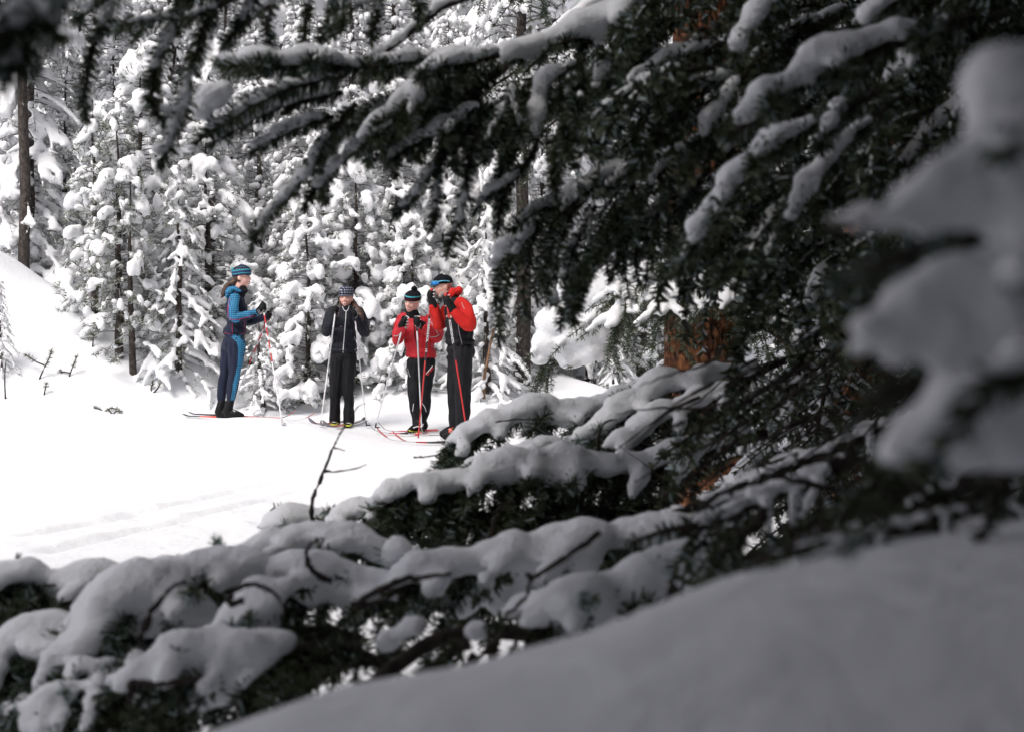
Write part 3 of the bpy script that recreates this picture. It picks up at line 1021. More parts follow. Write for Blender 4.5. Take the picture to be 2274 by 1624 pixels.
    f.part('body', hs_ + [('L', [(916, 688, -.07, .062), (919, 703, -.03, .068)]), ('E', (926, 735, 0), (.18, .13, .17)), ('E', (933, 785, 0), (.15, .12, .15)),
                          ('L', [(895, 710, 0, .055), (884, 752, -.1, .047), (893, 724, -.28, .035), (897, 714, -.33, .03)]),
                          ('L', [(957, 717, 0, .055), (971, 746, -.12, .047), (940, 723, -.26, .035), (928, 714, -.33, .03)]),
                          ('L', [(925, 810, 0, .085), (921, 872, -.02, .058), (925, 938, 0, .04), (912, 953, -.08, .032)]),
                          ('L', [(944, 810, 0, .085), (941, 870, .02, .058), (935, 934, .12, .04), (924, 948, .1, .032)])], M['skin_a'], 0.0125, 2)
    face(f, hf, 1.02, M['lip'], True)
    prof = [(0.022, .080, .100, -.006, 0), (0.010, .086, .106, -.006, 0), (0.024, .088, .108, -.006, 2), (.052, .088, .107, -.007, 2), (.058, .087, .106, -.008, 0), (.070, .087, .104, -.009, 1), (.075, .086, .103, -.009, 1), (.095, .080, .093, -.011, 0), (.115, .064, .075, -.015, 0), (.128, .04, .048, -.018, 0), (.133, .012, .015, -.02, 0)]
    hat = lathe_hat(hf, prof, None, 1.03, tilt=-0.008).obj('hat', [M['knit_black'], M['teal'], M['knit_maroon']], f.root, True)
    f.part('pompom', [('G', q(-0.0, -0.03, 0.153), (.034, .034, .03))], M['knit_black'], 0.006, 1, wave_noise(9, 160, .008), parent=hat)
    jk = f.part('jacket', [('E', (925, 733, -.02), (.205, .155, .15)), ('E', (924, 714, -.02), (.19, .13, .08)), ('E', (931, 760, 0), (.19, .15, .14)), ('E', (934, 782, 0), (.188, .15, .09)), ('E', (934.5, 790, 0), (.19, .155, .04))], M['red'], 0.012, 3, fold)
    f.part('collar', [('L', [(919, 706, -.05, .082), (915, 695, -.075, .076)])], M['black'], 0.010, 3)
    sl_ = [f.part('sleeve', [('L', P_)], M['red'], 0.010, 3, fold2) for P_ in
           ([(895, 709, 0, .08), (886, 732, -.03, .076), (883, 753, -.1, .07), (889, 738, -.2, .06), (894, 726, -.28, .052)],
            [(955, 714, 0, .088), (966, 731, -.05, .082), (970, 747, -.12, .075), (956, 737, -.2, .066), (941, 725, -.27, .055)])]
    f.line('zip', jk, [(919, 722), (922, 750), (928, 778), (931, 797)], 0.006, M['black'], n=24)
    f.line('reflective_piping', sl_[1], [(932, 714), (945, 710), (955, 714), (964, 727), (972, 741)], 0.0045, M['grey_trim'], n=26)
    f.line('reflective_piping', sl_[1], [(944, 740), (955, 747), (968, 747), (975, 742)], 0.0045, M['grey_trim'], n=20)
    f.line('reflective_piping', sl_[0], [(873, 745), (880, 746), (892, 738)], 0.0045, M['grey_trim'])
    tr = f.part('trousers', [('E', (934, 800, 0), (.175, .14, .085)),
                             ('L', [(922, 808, 0, .108), (921, 840, 0, .092), (920, 872, -.03, .080), (923, 905, 0, .070), (925, 938, 0, .058)]),
                             ('L', [(947, 808, 0, .11), (945, 840, .02, .096), (942, 872, .02, .084), (942, 905, .06, .074), (934, 935, .12, .058)])], M['black'], 0.012, 3, fold)
    f.line('reflective_piping', tr, [(945, 831), (952, 822), (960, 812)], 0.005, M['white'])
    f.line('reflective_piping', tr, [(905, 818), (909, 832), (911, 836)], 0.004, M['grey_trim'])
    f.line('reflective_piping', tr, [(937, 894), (943, 903), (946, 913)], 0.004, M['white'])
    f.line('reflective_piping', tr, [(918, 895), (917, 905), (916, 912)], 0.004, M['white'])
    bt = f.bvh(tr)
    c0, c1 = f.hit(bt, 950, 827, .004), f.hit(bt, 956, 820, .004)
    lettering('lettering', 'Craft', 0.055, M['red_gloss'], (c0 + c1) / 2, c1 - c0 + np.array([0, 0.0, 0]), CAM - c0, tr)
    for (hx, hy, tx, ty, dy) in ((932, 948, 910, 955, -.04), (941, 944, 922, 950, .18)):
        b = f.part('boot', [('L', [(hx - 4, hy - 10, dy, .055), (hx, hy, dy, .052)]), ('L', [(hx, hy, dy, .05), ((hx + tx) / 2 + 1, hy + 1, dy - .02, .05), (tx, ty, dy - .08, .034)]), ('L', [(hx + 2, hy + 8, dy, .022), (tx, ty + 3, dy - .08, .02)])], M['boot_black'], 0.009, 2)
        if dy < 0:
            f.line('sole_stripe', b, [(907, 954), (915, 957), (928, 958), (940, 955)], 0.007, M['yellow'])
            f.line('stripe', b, [(917, 949), (926, 946), (936, 946), (939, 940)], 0.007, M['white'])
    for (c, a_, wr, p_) in ((cl, al, (893, 723, -.27), (-.3, -1, 0)), (cr, ar, (940, 724, -.26), (.3, -1, 0))):
        S, fing, p, s, a = fist(c, a_, np.array(p_), 1.15)
        S += [('W', [np.append(c + p * .02, .040), np.append(f.p(*wr), .052)])]
        g = f.part('glove', S, M['glove'], 0.006, 2)
        for fi in fing:
            mb = MB()
            mb.add(*tube(fi[:4] + (fi[:4] - c) * .45 - np.array([0, .006, 0]), .0055, 5))
            mb.obj('finger_trim', M['white'], g, True)
    pole('white ski pole leaning far outward from the red-jacketed person', pl[0], pl[1], wb, tipd=(.9, -.3, 0), basket='black_gloss', r=.0095)
    pole('white ski pole standing upright against the dark trousers of the red-jacketed person', pr[0], pr[1], wb, tipd=(.9, -.5, 0), r=.0095)
    t_, b_ = ground_at(818, 961), ground_at(985, 964.5)
    ski('dark ski with red middle and white lettering under the red-jacketed person', b_, t_ , [(0.2, 'silver'), (0.36, 'pink_red'), (0.56, 'black_gloss'), (0.72, 'pink_red'), (0.9, 'silver'), (1, 'black_gloss')], 0.33, ('ROSSIGNOL', 0.045))
    t2 = t_ + np.array([0.09, 0.2, 0])
    ski('dark ski with upturned black tip behind its twin under the red-jacketed person', b_ + np.array([0.1, .22, 0]), t2, [(0.2, 'silver'), (0.36, 'pink_red'), (0.56, 'black_gloss'), (0.72, 'pink_red'), (0.9, 'silver'), (1, 'black_gloss')], 0.33)

    # ---------- man in black vest and orange-red sleeves
    f = Fig('person', 'tall person in black vest with orange-red sleeves and hood, sunglasses on black hat', 14.4, (1005, 974))
    hf = head_frame(f, (984, 636, 0), (-0.93, -0.34, -0.20), (-0.12, 0, 1))
    hs_, q, R = head_shapes(hf, 1.04)
    pn = (f.p(988.5, 650, -.32), at(1037, 962, 13.98))
    pf = (f.p(958.5, 640, -.02), ground_at(928.5, 971.5))
    an, af = unit(pn[0] - pn[1]), unit(pf[0] - pf[1])
    cn, cf = pn[0] - an * .085, pf[0] - af * .075
    f.part('body', hs_ + [('L', [(991, 652, 0, .064), (1000, 664, 0, .07)]), ('E', (1014, 700, 0), (.13, .17, .17)), ('E', (1020, 755, 0), (.13, .16, .18)),
                          ('L', [(1024, 676, -.18, .055), (1040, 722, -.26, .047), (1006, 688, -.3, .035), (994, 668, -.32, .03)]),
                          ('L', [(996, 680, .18, .055), (976, 722, .1, .047), (963, 680, 0, .035), (960, 656, -.02, .03)]),
                          ('L', [(1025, 785, -.1, .09), (1027, 868, -.1, .06), (1027, 945, -.1, .042), (1000, 965, -.1, .034)]),
                          ('L', [(1014, 785, .1, .09), (1010, 868, .1, .06), (1012, 945, .1, .042), (990, 962, .1, .034)])], M['skin_c'], 0.0125, 2)
    face(f, hf, 1.04, M['lip'], False)
    f.part('beard', [('G', q(0, 0.048, -0.088), (.042, .036, .030), R), ('G', q(.04, .025, -.07), (.026, .04, .03), R), ('G', q(-.04, .025, -.07), (.026, .04, .03), R), ('G', q(0, 0.083, -0.045), (.026, .012, .007), R)], M['stubble'], 0.007, 2)
    prof = [(0.018, .080, .100, -.006, 0), (0.008, .087, .108, -.006, 0), (0.025, .088, .109, -.006, 0), (.06, .087, .107, -.008, 0), (.09, .079, .095, -.011, 0), (.113, .060, .073, -.015, 0), (.127, .035, .045, -.018, 0), (.132, .010, .013, -.02, 0)]
    lathe_hat(hf, prof, None, 1.03, tilt=0.010).obj('hat', [M['knit_black']], f.root, True)
    # sunglasses pushed up on the hat
    sg = thing('sunglasses', 'blue mirrored sunglasses with cyan frame pushed up on a black hat', 'sunglasses', tuple(q(0, .11, .055)))
    for s in (-1, 1):
        E = [(q(s * (.010 + .055 * i), .120 - .055 * i * i, .055 - .010 * i), np.array((.014, .010, .021)), R) for i in np.linspace(0, 1, 7)]
        V, T = ell_arrays(E)
        link('lens', remesh('lens', V, T, .004, M['lens_blue'], 1), sg)
        P = curve([q(s * .062, .074, .062), q(s * .090, .03, .060), q(s * .096, -.03, .048), q(s * .092, -.055, .036)], 14)
        mb = MB()
        mb.add(*tube(P, .006, 6))
        mb.obj('temple_arm', M['cyan_frame'], sg, True)
    P = curve([q(-.064, .075, .068), q(-.03, .112, .075), q(0, .121, .074), q(.03, .112, .075), q(.064, .075, .068)], 16)
    mb = MB()
    mb.add(*tube(P, .0045, 6))
    mb.obj('frame', M['cyan_frame'], sg, True)
    vt = f.part('vest', [('E', (1013, 690, 0), (.145, .175, .14)), ('E', (1012, 673, 0), (.12, .19, .075)), ('E', (1018, 715, 0), (.165, .185, .14)), ('E', (1020, 742, 0), (.17, .185, .12)), ('E', (1022, 758, 0), (.178, .19, .06)),
                         ('L', [(1003, 668, -.02, .085), (996, 660, -.03, .07)])], M['black'], 0.012, 3, fold)
    f.part('hood', [('E', (1013, 649, 0), (.065, .11, .05)), ('E', (1020, 644, 0), (.045, .095, .045)), ('E', (1005, 647, -.06), (.045, .04, .05)), ('L', [(995, 664, -.075, .026), (1000, 655, -.085, .034), (1007, 647, -.08, .036)]), ('L', [(998, 664, .08, .026), (1003, 652, .08, .034)])], M['orange_red'], 0.009, 3, wave_noise(5, 60, .008))
    sn = f.part('sleeve', [('L', [(1024, 674, -.17, .082), (1036, 692, -.22, .084), (1042, 722, -.27, .076), (1025, 710, -.3, .068), (1007, 690, -.31, .054)]), ('E', (1038, 716, -.25), (.075, .08, .09))], M['orange_red'], 0.010, 3, wave_noise(12, 32, .007))
    f.part('sleeve', [('L', [(997, 682, .17, .078), (986, 702, .14, .074), (976, 722, .1, .070), (969, 702, .04, .062), (963, 680, 0, .052)])], M['orange_red'], 0.010, 3, fold2)
    f.line('sleeve_zip', sn, [(1025, 672), (1028, 680), (1031, 686)], 0.004, M['grey_trim'])
    f.line('seam_piping', vt, [(1013, 690), (1016, 715), (1020, 740), (1026, 766)], 0.004, M['grey_trim'], n=24)
    f.line('seam_piping', vt, [(1046, 690), (1049, 720), (1052, 745), (1055, 762)], 0.003, M['grey_trim'], n=20)
    tr = f.part('trousers', [('E', (1022, 775, 0), (.163, .18, .10)), ('E', (1030, 782, 0), (.13, .16, .1)),
                             ('L', [(1027, 790, -.09, .118), (1028, 830, -.1, .108), (1027, 868, -.1, .094), (1027, 905, -.1, .088), (1026, 948, -.1, .080)]),
                             ('L', [(1015, 790, .09, .115), (1012, 830, .1, .1), (1009, 868, .1, .088), (1010, 905, .1, .08), (1010, 950, .1, .07)])], M['black'], 0.012, 3, fold)
    for (hx, hy, tx, ty, dy) in ((1026, 958, 988, 966, -.1), (1008, 956, 983, 962, .1)):
        b = f.part('boot', [('L', [(hx, hy - 6, dy, .055), (hx, hy, dy, .054)]), ('L', [(hx, hy, dy, .05), ((hx + tx) / 2 + 2, hy, dy, .058), (tx, ty, dy, .042)]), ('L', [(hx + 2, hy + 8, dy, .024), (tx - 1, ty + 5, dy, .022)])], M['boot_black'], 0.009, 2)
        if dy < 0:
            bb = f.bvh(b)
            c = f.hit(bb, 1001, 955, .004)
            lettering('emblem', 'R', 0.075, M['orange_gloss'], c, np.array([.85, 0, .5]), unit(CAM - c) + np.array([-.2, 0, .4]), b)
            f.line('lacing', b, [(996, 959), (1000, 953), (1006, 948)], 0.008, M['orange_gloss'])
    for (c, a_, p_, wr) in ((cn, an, (.5, -1, 0), (1006, 688, -.31)), (cf, af, (-.6, -1, 0), (963, 680, 0))):
        S, fing, p, s, a = fist(c, a_, np.array(p_), 1.15)
        S += [('W', [np.append(c + p * .02, .040), np.append(f.p(*wr), .050)])]
        g = f.part('glove', S, M['glove'], 0.006, 2)
        for fi in fing:
            mb = MB()
            mb.add(*tube(fi[:4] + (fi[:4] - c) * .45 - np.array([0, .006, 0]), .0055, 5))
            mb.obj('finger_trim', M['white'], g, True)
    ob = [(0.12, 'red_gloss'), (0.18, 'red_gloss'), (0.48, 'black_gloss'), (1.0, 'red_gloss')]
    pole('red ski pole with black lettered upper half, held up in front of the red jacket', pf[0], pf[1], ob, [('ROSSIGNOL', .034, 0.28, 'white_gloss'), ('10', .03, 0.41, 'white_gloss')], 'red_gloss', r=.0105, grip='red_gloss', tipd=(-.3, -.2, 0))
    pole('red ski pole with black lettered upper half, crossing the black vest and trousers', pn[0], pn[1], ob, [('ROSSIGNOL', .034, 0.28, 'white_gloss')], 'red_gloss', r=.0105, grip='red_gloss', tipd=(.3, -.2, 0))
    t_, b_ = ground_at(837, 975), ground_at(1075, 980)
    bd = [(0.30, 'red_gloss'), (0.36, 'white_gloss'), (0.55, 'black_gloss'), (0.66, 'red_gloss'), (0.9, 'white_gloss'), (1, 'red_gloss')]
    ski('glossy red and black ski under the tall person in the black vest', b_, t_, bd, 0.33, ('ROSSIGNOL', .04))
    ski('black ski with red tip beside its red twin under the black vest person', b_ + np.array([0.1, .2, 0]), t_ + np.array([.14, .2, 0]), [(0.6, 'black_gloss'), (0.68, 'white_gloss'), (0.75, 'black_gloss'), (1, 'red_gloss')], 0.33)


# ------------------------------------------------------------------ forest trees (prototypes at the origin, copied with obj.copy)
def tufts(mb, C, D, rng, n, ln, width, frost):
    """bursts of needles round the points C pointing along D"""
    C, D = np.repeat(C, n, 0), np.repeat(D, n, 0)
    k = len(C)
    d = D + rng.normal(size=(k, 3)) * 0.75
    d /= np.linalg.norm(d, axis=1, keepdims=True) + 1e-9
    l = ln * rng.uniform(.6, 1.15, k)
    s = np.cross(d, rng.normal(size=(k, 3)))
    s /= np.linalg.norm(s, axis=1, keepdims=True) + 1e-9
    b = C + rng.normal(size=(k, 3)) * ln * .25
    V = np.stack([b - s * width * .5, b + s * width * .5, b + d * l[:, None]], 1).reshape(-1, 3)
    T = np.arange(k * 3).reshape(-1, 3)
    mb.add(V, T, None, (rng.uniform(size=k) < frost).astype(int))


def conifer(seed, h, R, kind, voxel, base=0.08, nb=None, lump=1.0, tuft=16, trunk_r=None, cover=0.85, tcol='trunk'):
    """returns meshes (trunk, crown, snow) of one snow-laden tree of height h standing at the origin"""
    rng = np.random.default_rng(seed)
    tr = trunk_r or 0.012 * h + 0.02
    bend = rng.normal(size=2) * 0.02 * h
    zz = np.linspace(-0.5, h, 16)
    P = np.stack([bend[0] * np.sin(zz / h * 2.6), bend[1] * np.sin(zz / h * 2.2 + .3), zz], 1)
    P[:, :2] += rng.normal(size=(16, 2)) * 0.006 * h * .5
    rad = tr * np.clip(1 - zz / h, 0.06, 1) ** 0.8
    mb = MB()
    mb.add(*tube(curve(P, 40), np.interp(np.linspace(0, 1, 40), np.linspace(0, 1, 16), rad), 9))
    crown = MB()
    E = []
    nb = nb or int(h * 17)
    C, Dd = [], []
    for i in range(nb):
        t = base + (0.985 - base) * ((i + rng.uniform(-.3, .3)) / nb)
        t = min(max(t, base), 0.985)
        z0 = h * t
        L = (R * (1 - t) ** 0.85 * rng.uniform(.6, 1.1) + 0.10 * min(1, h / 5))
        if kind == 'pine':
            L *= 0.75 + 0.5 * math.sin(min(1, t * 2.2) * math.pi / 2)
        az = i * 2.39996 + rng.normal() * .35
        dr = np.array([math.cos(az), math.sin(az), 0])
        bp = np.array([np.interp(z0, zz, P[:, k]) for k in range(3)])
        if kind == 'pine':
            a, b = rng.uniform(.15, .5), rng.uniform(.35, .75)
        else:
            a, b = rng.uniform(-.05, .2), rng.uniform(.55, .95)
        u = np.linspace(0, 1, 7)
        Bp = bp + dr * (L * u)[:, None] + Z * (L * (a * u - b * u * u))[:, None]
        crown.add(*tube(Bp, np.linspace(.010, .004, 7) * (0.6 + h / 10), 4, cap=False), m=2)
        tw = []
        ns = max(2, int(L / 0.22))
        for j in range(ns):
            uu = 0.35 + 0.6 * (j + rng.uniform()) / ns
            q = np.array([np.interp(uu, u, Bp[:, k]) for k in range(3)])
            side = np.cross(dr, Z) * rng.choice([-1, 1])
            dd = unit(dr * .7 + side * rng.uniform(.5, 1.1) + Z * (rng.uniform(-.35, .3) if kind == 'pine' else rng.uniform(-.7, -.15)))
            l2 = L * rng.uniform(.25, .5) * (1.15 - .6 * uu) + .06
            e = q + dd * l2 + Z * (-.2 * l2)
            crown.add(*tube([q, (q + e) / 2 + Z * .02, e], [.005, .004, .003], 3, cap=False), m=2)
            tw.append((q, e, dd, l2))
        tw.append((Bp[4], Bp[6], unit(Bp[6] - Bp[4]), L * .3))
        for (q, e, dd, l2) in tw:
            for w in (0.45, 0.8, 1.0):
                C.append(q + (e - q) * w)
                Dd.append(dd + Z * (.25 if kind == 'pine' else -.35))
            if rng.uniform() < cover:
                s = lump * .078 * float(np.clip(math.exp(rng.normal() * .42), .4, 2.1)) * (0.75 + 0.5 * min(1, L))
                if kind == 'pine':
                    c = e - dd * l2 * .15 + Z * s * .55
                    ax_ = unit(dd * rng.uniform(.2, 1) - Z * rng.uniform(.2, 1.4))
                    o1 = unit(np.cross(ax_, rng.normal(size=3)))
                    Rm = np.array([ax_, o1, np.cross(ax_, o1)])
                    E.append((c, (s * rng.uniform(1.1, 1.75), s * rng.uniform(.75, 1.0), s * rng.uniform(.7, .95)), Rm))
                    if rng.uniform() < .6:
                        E.append((c - dd * s * 1.1 + Z * s * .25, (s * .95, s * .85, s * .7), Rm))
                        E.append((q + (e - q) * .35 + Z * s * .4, (s * .8, s * .6, s * .5), Rm))
                    if rng.uniform() < .3:
                        E.append((c + rng.normal(size=3) * s * .7 - Z * s, np.array((.6, .5, .5)) * s, Rm))
                else:
                    n = 5
                    for v in np.linspace(.05, 1.08, n):
                        c = q + (e - q) * v + Z * s * .35 - Z * .12 * v * v * l2
                        ax_ = unit(e - q)
                        o1 = unit(np.cross(ax_, Z))
                        Rm = np.array([ax_, o1, np.cross(o1, ax_)])
                        E.append((c, (max(l2 * .2, s * .7), s * (.72 - .28 * v), s * (.62 - .2 * v)), Rm))
        if kind != 'pine' and rng.uniform() < cover:
            for v in np.linspace(.2, 1.0, max(3, int(L / .14))):
                c = np.array([np.interp(v, u, Bp[:, k]) for k in range(3)])
                s = lump * (.13 - .05 * v) * (0.6 + 0.45 * min(1, L))
                ax_ = unit(Bp[6] - Bp[2])
                o1 = unit(np.cross(ax_, Z))
                E.append((c + Z * s * .45, (s * 1.2, s * 1.05, s * .62), np.array([ax_, o1, np.cross(o1, ax_)])))
        elif kind == 'pine' and rng.uniform() < .5 * cover:
            c = np.array([np.interp(.55, u, Bp[:, k]) for k in range(3)])
            s = lump * rng.uniform(.07, .12)
            E.append((c + Z * s * .5, (s * 1.2, s, s * .7), None))
    E.append((P[-1] + Z * .03, np.array((.07, .07, .11)) * lump, None))
    tufts(crown, np.array(C), np.array(Dd), rng, max(4, int(tuft * .6)), .09 if kind == 'pine' else .075, .017, .55)
    if kind == 'pine' and h > 5:
        big = np.median([e[1][0] for e in E]) * 1.15
        nz = wave_noise(seed, 26, .016 * lump)
        sm = MB()
        for sub, sel in ((2, [e for e in E if e[1][0] >= big and h < 5]), (1, [e for e in E if e[1][0] < big or h >= 5])):
            if sel:
                V, T = ell_arrays(sel, sub)
                sm.add(V + nz(V)[:, None] * rng.normal(size=3) * .8 + np.stack([nz(V[:, [1, 2, 0]]), nz(V[:, [2, 0, 1]]), nz(V)], 1) * .8, T)
        snow = sm.mesh('snow_load', [M['snow_far']], True)
    else:
        V, T = ell_arrays(E, 2)
        a_, b_ = wave_noise(seed, 26, .012 * lump), wave_noise(seed + 1, 60, .008)
        snow = remesh('snow_load', V, T, voxel, M['snow_far'], 1, lambda co: a_(co) + b_(co))
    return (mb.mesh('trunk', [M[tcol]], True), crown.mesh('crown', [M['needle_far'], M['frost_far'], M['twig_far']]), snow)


def place_tree(name, protos, x, y, rot, sc, label, cat, group=None, sink=0.05, extra=None, lean=0.0):
    t = thing(name, label, cat, tuple(gpt(x, y, -sink)), group)
    t.rotation_euler = (lean, 0, rot)
    t.scale = (sc, sc, sc) if np.isscalar(sc) else sc
    tk, cr, sn = protos
    for nm, me, par in (('trunk', tk, t), ('crown', cr, t), ('snow_load', sn, None)):
        o = bpy.data.objects.new(nm, me)
        COL.objects.link(o)
        o.parent = par if par is not None else c_
        if nm == 'crown':
            c_ = o
            o['kind'] = 'stuff'
    return t


def build_forest():
    rng = np.random.default_rng(21)
    PR = {}
    PR['young'] = [conifer(100 + i, 4.0, .95, 'pine', .033, base=.08, nb=140, lump=.70, tuft=9, cover=.88) for i in range(3)]
    PR['thin'] = [conifer(130 + i, 3.6, .55, 'pine', .034, base=.16, nb=54, lump=.68, tuft=18, cover=.7) for i in range(2)]
    PR['spruce'] = [conifer(150 + i, 4.4, 1.15, 'spruce', .042, base=.05, nb=92, lump=.68, tuft=9, cover=.8) for i in range(3)]
    PR['mid'] = [conifer(170 + i, 7.5, 1.5, 'pine', .068, base=.12, nb=220, lump=.64, tuft=7) for i in range(2)]
    PR['midspruce'] = [conifer(180 + i, 8.0, 1.7, 'spruce', .08, base=.06, nb=145, lump=.76, tuft=7) for i in range(2)]
    PR['tall'] = [conifer(190 + i, 14.0, 1.9, 'pine', .115, base=.28, nb=250, lump=.8, tuft=6, trunk_r=.17) for i in range(2)]
    PR['tallspruce'] = [conifer(200 + i, 14.0, 2.3, 'spruce', .15, base=.12, nb=190, lump=.85, tuft=6, trunk_r=.17) for i in range(2)]

    def put(kind, px, d, hm, label, group=None, name=None, k=None, rot=None, cat='tree', sc=None):
        b = {'young': 4.0, 'thin': 3.6, 'spruce': 4.4, 'mid': 7.5, 'midspruce': 8.0, 'tall': 14.0, 'tallspruce': 14.0}[kind]
        x = (px - W0 / 2) / F * d
        pr = PR[kind][rng.integers(len(PR[kind])) if k is None else k]
        s = hm / b
        nm = name or {'young': 'young_pine_tree', 'thin': 'thin_pine_tree', 'spruce': 'young_spruce_tree', 'mid': 'pine_tree', 'midspruce': 'spruce_tree', 'tall': 'tall_pine_tree', 'tallspruce': 'tall_spruce_tree'}[kind]
        sx = s * (1.0 if sc is None else sc)
        return place_tree(nm, pr, x, d * math.cos(PITCH), rng.uniform(0, 6.28) if rot is None else rot, (sx, sx, s), label, cat, group, sink=.28 if kind in ('young', 'spruce', 'thin') and d > 16.5 else .1)
    # the trees one can name, along the edge of the trail
    put('thin', 205, 17.2, 3.4, 'thin bare-stemmed young pine, first of three slim stems on the snowbank slope', k=0)
    put('thin', 262, 16.9, 3.5, 'slim dark-stemmed pine in the middle of three on the snowbank slope', k=1)
    put('thin', 300, 16.7, 3.0, 'slim leaning pine, last of three stems and nearest the spruce behind the navy skier', k=0, rot=2.0)
    put('spruce', 392, 17.0, 3.1, 'snow-capped spruce with broad drooping boughs behind the back of the navy skier', k=0)
    put('young', 330, 18.0, 4.2, 'thickly snow-clumped pine rising behind the three slim stems', k=0)
    put('young', 455, 18.3, 3.6, 'snow-clumped pine between the drooping spruce and the navy hat', k=2)
    put('spruce', 592, 16.7, 1.9, 'small spruce under a tall dome of snow in front of the navy skier', k=1, sc=1.25)
    put('young', 668, 17.0, 3.0, 'stocky pine hung with oval snow clumps between the navy and the black skiers', k=1)
    put('young', 715, 18.2, 3.9, 'dark-stemmed snow-clumped pine behind the slim white pole', k=0, rot=2.5)
    put('young', 800, 17.6, 3.5, 'wide pine loaded with snow pillows behind the patterned grey hat', k=0, rot=1.0)
    put('young', 865, 18.4, 4.6, 'tall young pine loaded with snow behind the gap of the black and red skiers', k=2, rot=4.0)
    put('young', 905, 17.2, 2.6, 'low bushy pine behind the red jacket', k=1, rot=3.0)
    put('spruce', 1000, 18.2, 4.4, 'snow-layered spruce directly behind the black hat with sunglasses', k=2)
    put('spruce', 1085, 17.3, 3.0, 'young spruce with pointed snowy tiers beside the back of the black vest', k=0, rot=2.2)
    put('spruce', 1165, 18.9, 3.6, 'snowy spruce wrapped around the straight grey trunk by the path', k=1, rot=5.0)
    put('spruce', 1235, 21.0, 2.6, 'small snow-tufted spruce at the bend of the far path', k=2, rot=0.4)
    put('spruce', 1360, 19.0, 2.2, 'small dark spruce with bare lower twigs standing in the far path snow', k=0, rot=3.3, sc=.8)
    put('spruce', 2, 16.2, 1.25, 'snow-covered sapling tree at the foot of the high snowbank', k=1, rot=1.5, sc=.8)
    put('tall', 55, 19.5, 13.0, 'stout dark trunk standing behind the crest of the high snowbank', k=0, sc=.55)
    put('tall', 1172, 18.4, 12.0, 'straight grey-barked trunk beside the far path', k=1, sc=.75)
    # rows behind
    def row(kinds, pxs, d0, d1, h0, h1, label, group):
        for px in pxs:
            if d0 > 23 and 1225 < px < 1420:
                px = px - 150 if px < 1320 else px + 130
            kk = kinds[rng.integers(len(kinds))]
            put(kk, px + rng.uniform(-25, 25), rng.uniform(d0, d1), rng.uniform(h0, h1), label[kk], group)
    row(['mid', 'midspruce', 'mid'], np.linspace(-40, 1400, 15), 19.8, 22.5, 4.6, 6.6,
        {'mid': 'snow-clumped pine in the second rank behind the trailside trees', 'midspruce': 'snow-draped spruce in the second rank behind the trailside trees'}, 'second rank of the forest')
    row(['midspruce', 'mid', 'tall'], np.linspace(-60, 1700, 16), 24, 28, 7.5, 10,
        {'mid': 'tall-grown pine with snow clumps in the middle of the forest', 'midspruce': 'snowy spruce in the middle of the forest', 'tall': 'high pine with bare lower trunk in the middle of the forest'}, 'middle of the forest')
    row(['tall', 'tallspruce', 'tallspruce'], np.linspace(-60, 1900, 19), 30, 38, 11, 14.5,
        {'tall': 'tall pine with snow-clumped crown in the deep forest', 'tallspruce': 'tall snowy spruce in the deep forest'}, 'deep forest')
    row(['tallspruce', 'tall'], np.linspace(-80, 2300, 22), 42, 60, 13, 18,
        {'tall': 'far pine closing off the forest', 'tallspruce': 'far spruce closing off the forest'}, 'far edge of the forest')

    row(['tallspruce', 'tall'], [p for p in np.linspace(-150, 2500, 34) if not 1262 < p < 1395], 66, 95, 15, 21,
        {'tall': 'distant pine on the rising slope behind the forest', 'tallspruce': 'distant spruce on the rising slope behind the forest'}, 'trees on the distant slope')

    # small plants poking through the bank
    def sprig(px, py, stems, label, needles=True, group='twigs poking out of the snowbank'):
        g = ground_at(px, py, 8, 30)
        t = thing('fir_seedling' if needles else 'bare_twig', label, 'seedling' if needles else 'twig', tuple(g), group)
        D = np.linalg.norm((g - CAM))
        for pts in stems:
            P = curve(np.array([g + np.array([(x) / F * D, 0.03 * i, (y) / F * D]) for i, (x, y) in enumerate(pts)]), 10)
            mb = MB()
            mb.add(*tube(P, np.linspace(.011, .005, 10), 5))
            st = mb.obj('stem', M['twig'], t, True)
            if needles:
                mb = MB()
                add_needles(mb, P[4:], .045, 500, rng, .2, width=.007)
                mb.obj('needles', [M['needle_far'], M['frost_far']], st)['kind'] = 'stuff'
    sprig(85, 842, [[(0, -4), (8, 18), (20, 45), (23, 62)], [(12, 30), (-8, 38), (-30, 52)]], 'crooked twig with two needle tufts on the snowbank')
    sprig(152, 836, [[(0, -4), (5, 15), (16, 45)], [(2, 8), (-15, 10), (-32, 2)]], 'small fir seedling with upright tip on the snowbank')
    sprig(97, 878, [[(0, -3), (1, 12), (3, 28)]], 'tiny needle tuft low on the snowbank')
    sprig(230, 912, [[(0, -2), (-10, 4), (-24, 8)], [(0, -2), (14, 6), (30, 2)]], 'flat fir sprig lying at the edge of the trail')
    sprig(250, 918, [[(0, -2), (6, 5), (16, 4)], [(0, -2), (-8, 6), (-12, 8)]], 'low dark sprig beside the flat fir sprig at the trail edge')
    sprig(340, 872, [[(0, -2), (-6, 8), (-2, 26)], [(0, 0), (10, 12), (14, 30)]], 'fir seedling under the drooping spruce')
    for (px, py, st, lb) in ((12, 885, [[(0, 0), (-3, 40), (-2, 80)]], 'hair-thin bent twig at the foot of the sapling'), (490, 890, [[(0, -2), (3, 10), (7, 18)]], 'short bare twig behind the heels of the navy skier'),
                             (205, 770, [[(0, -6), (4, 60), (12, 130)]], 'bare dead stem on the snowbank slope'), (268, 782, [[(0, -5), (-2, 50), (-10, 110)]], 'second bare stem among the slim pines')):
        sprig(px, py, st, lb, False)
    # leaning stick and dark stake by the path
    g = ground_at(1074, 888)
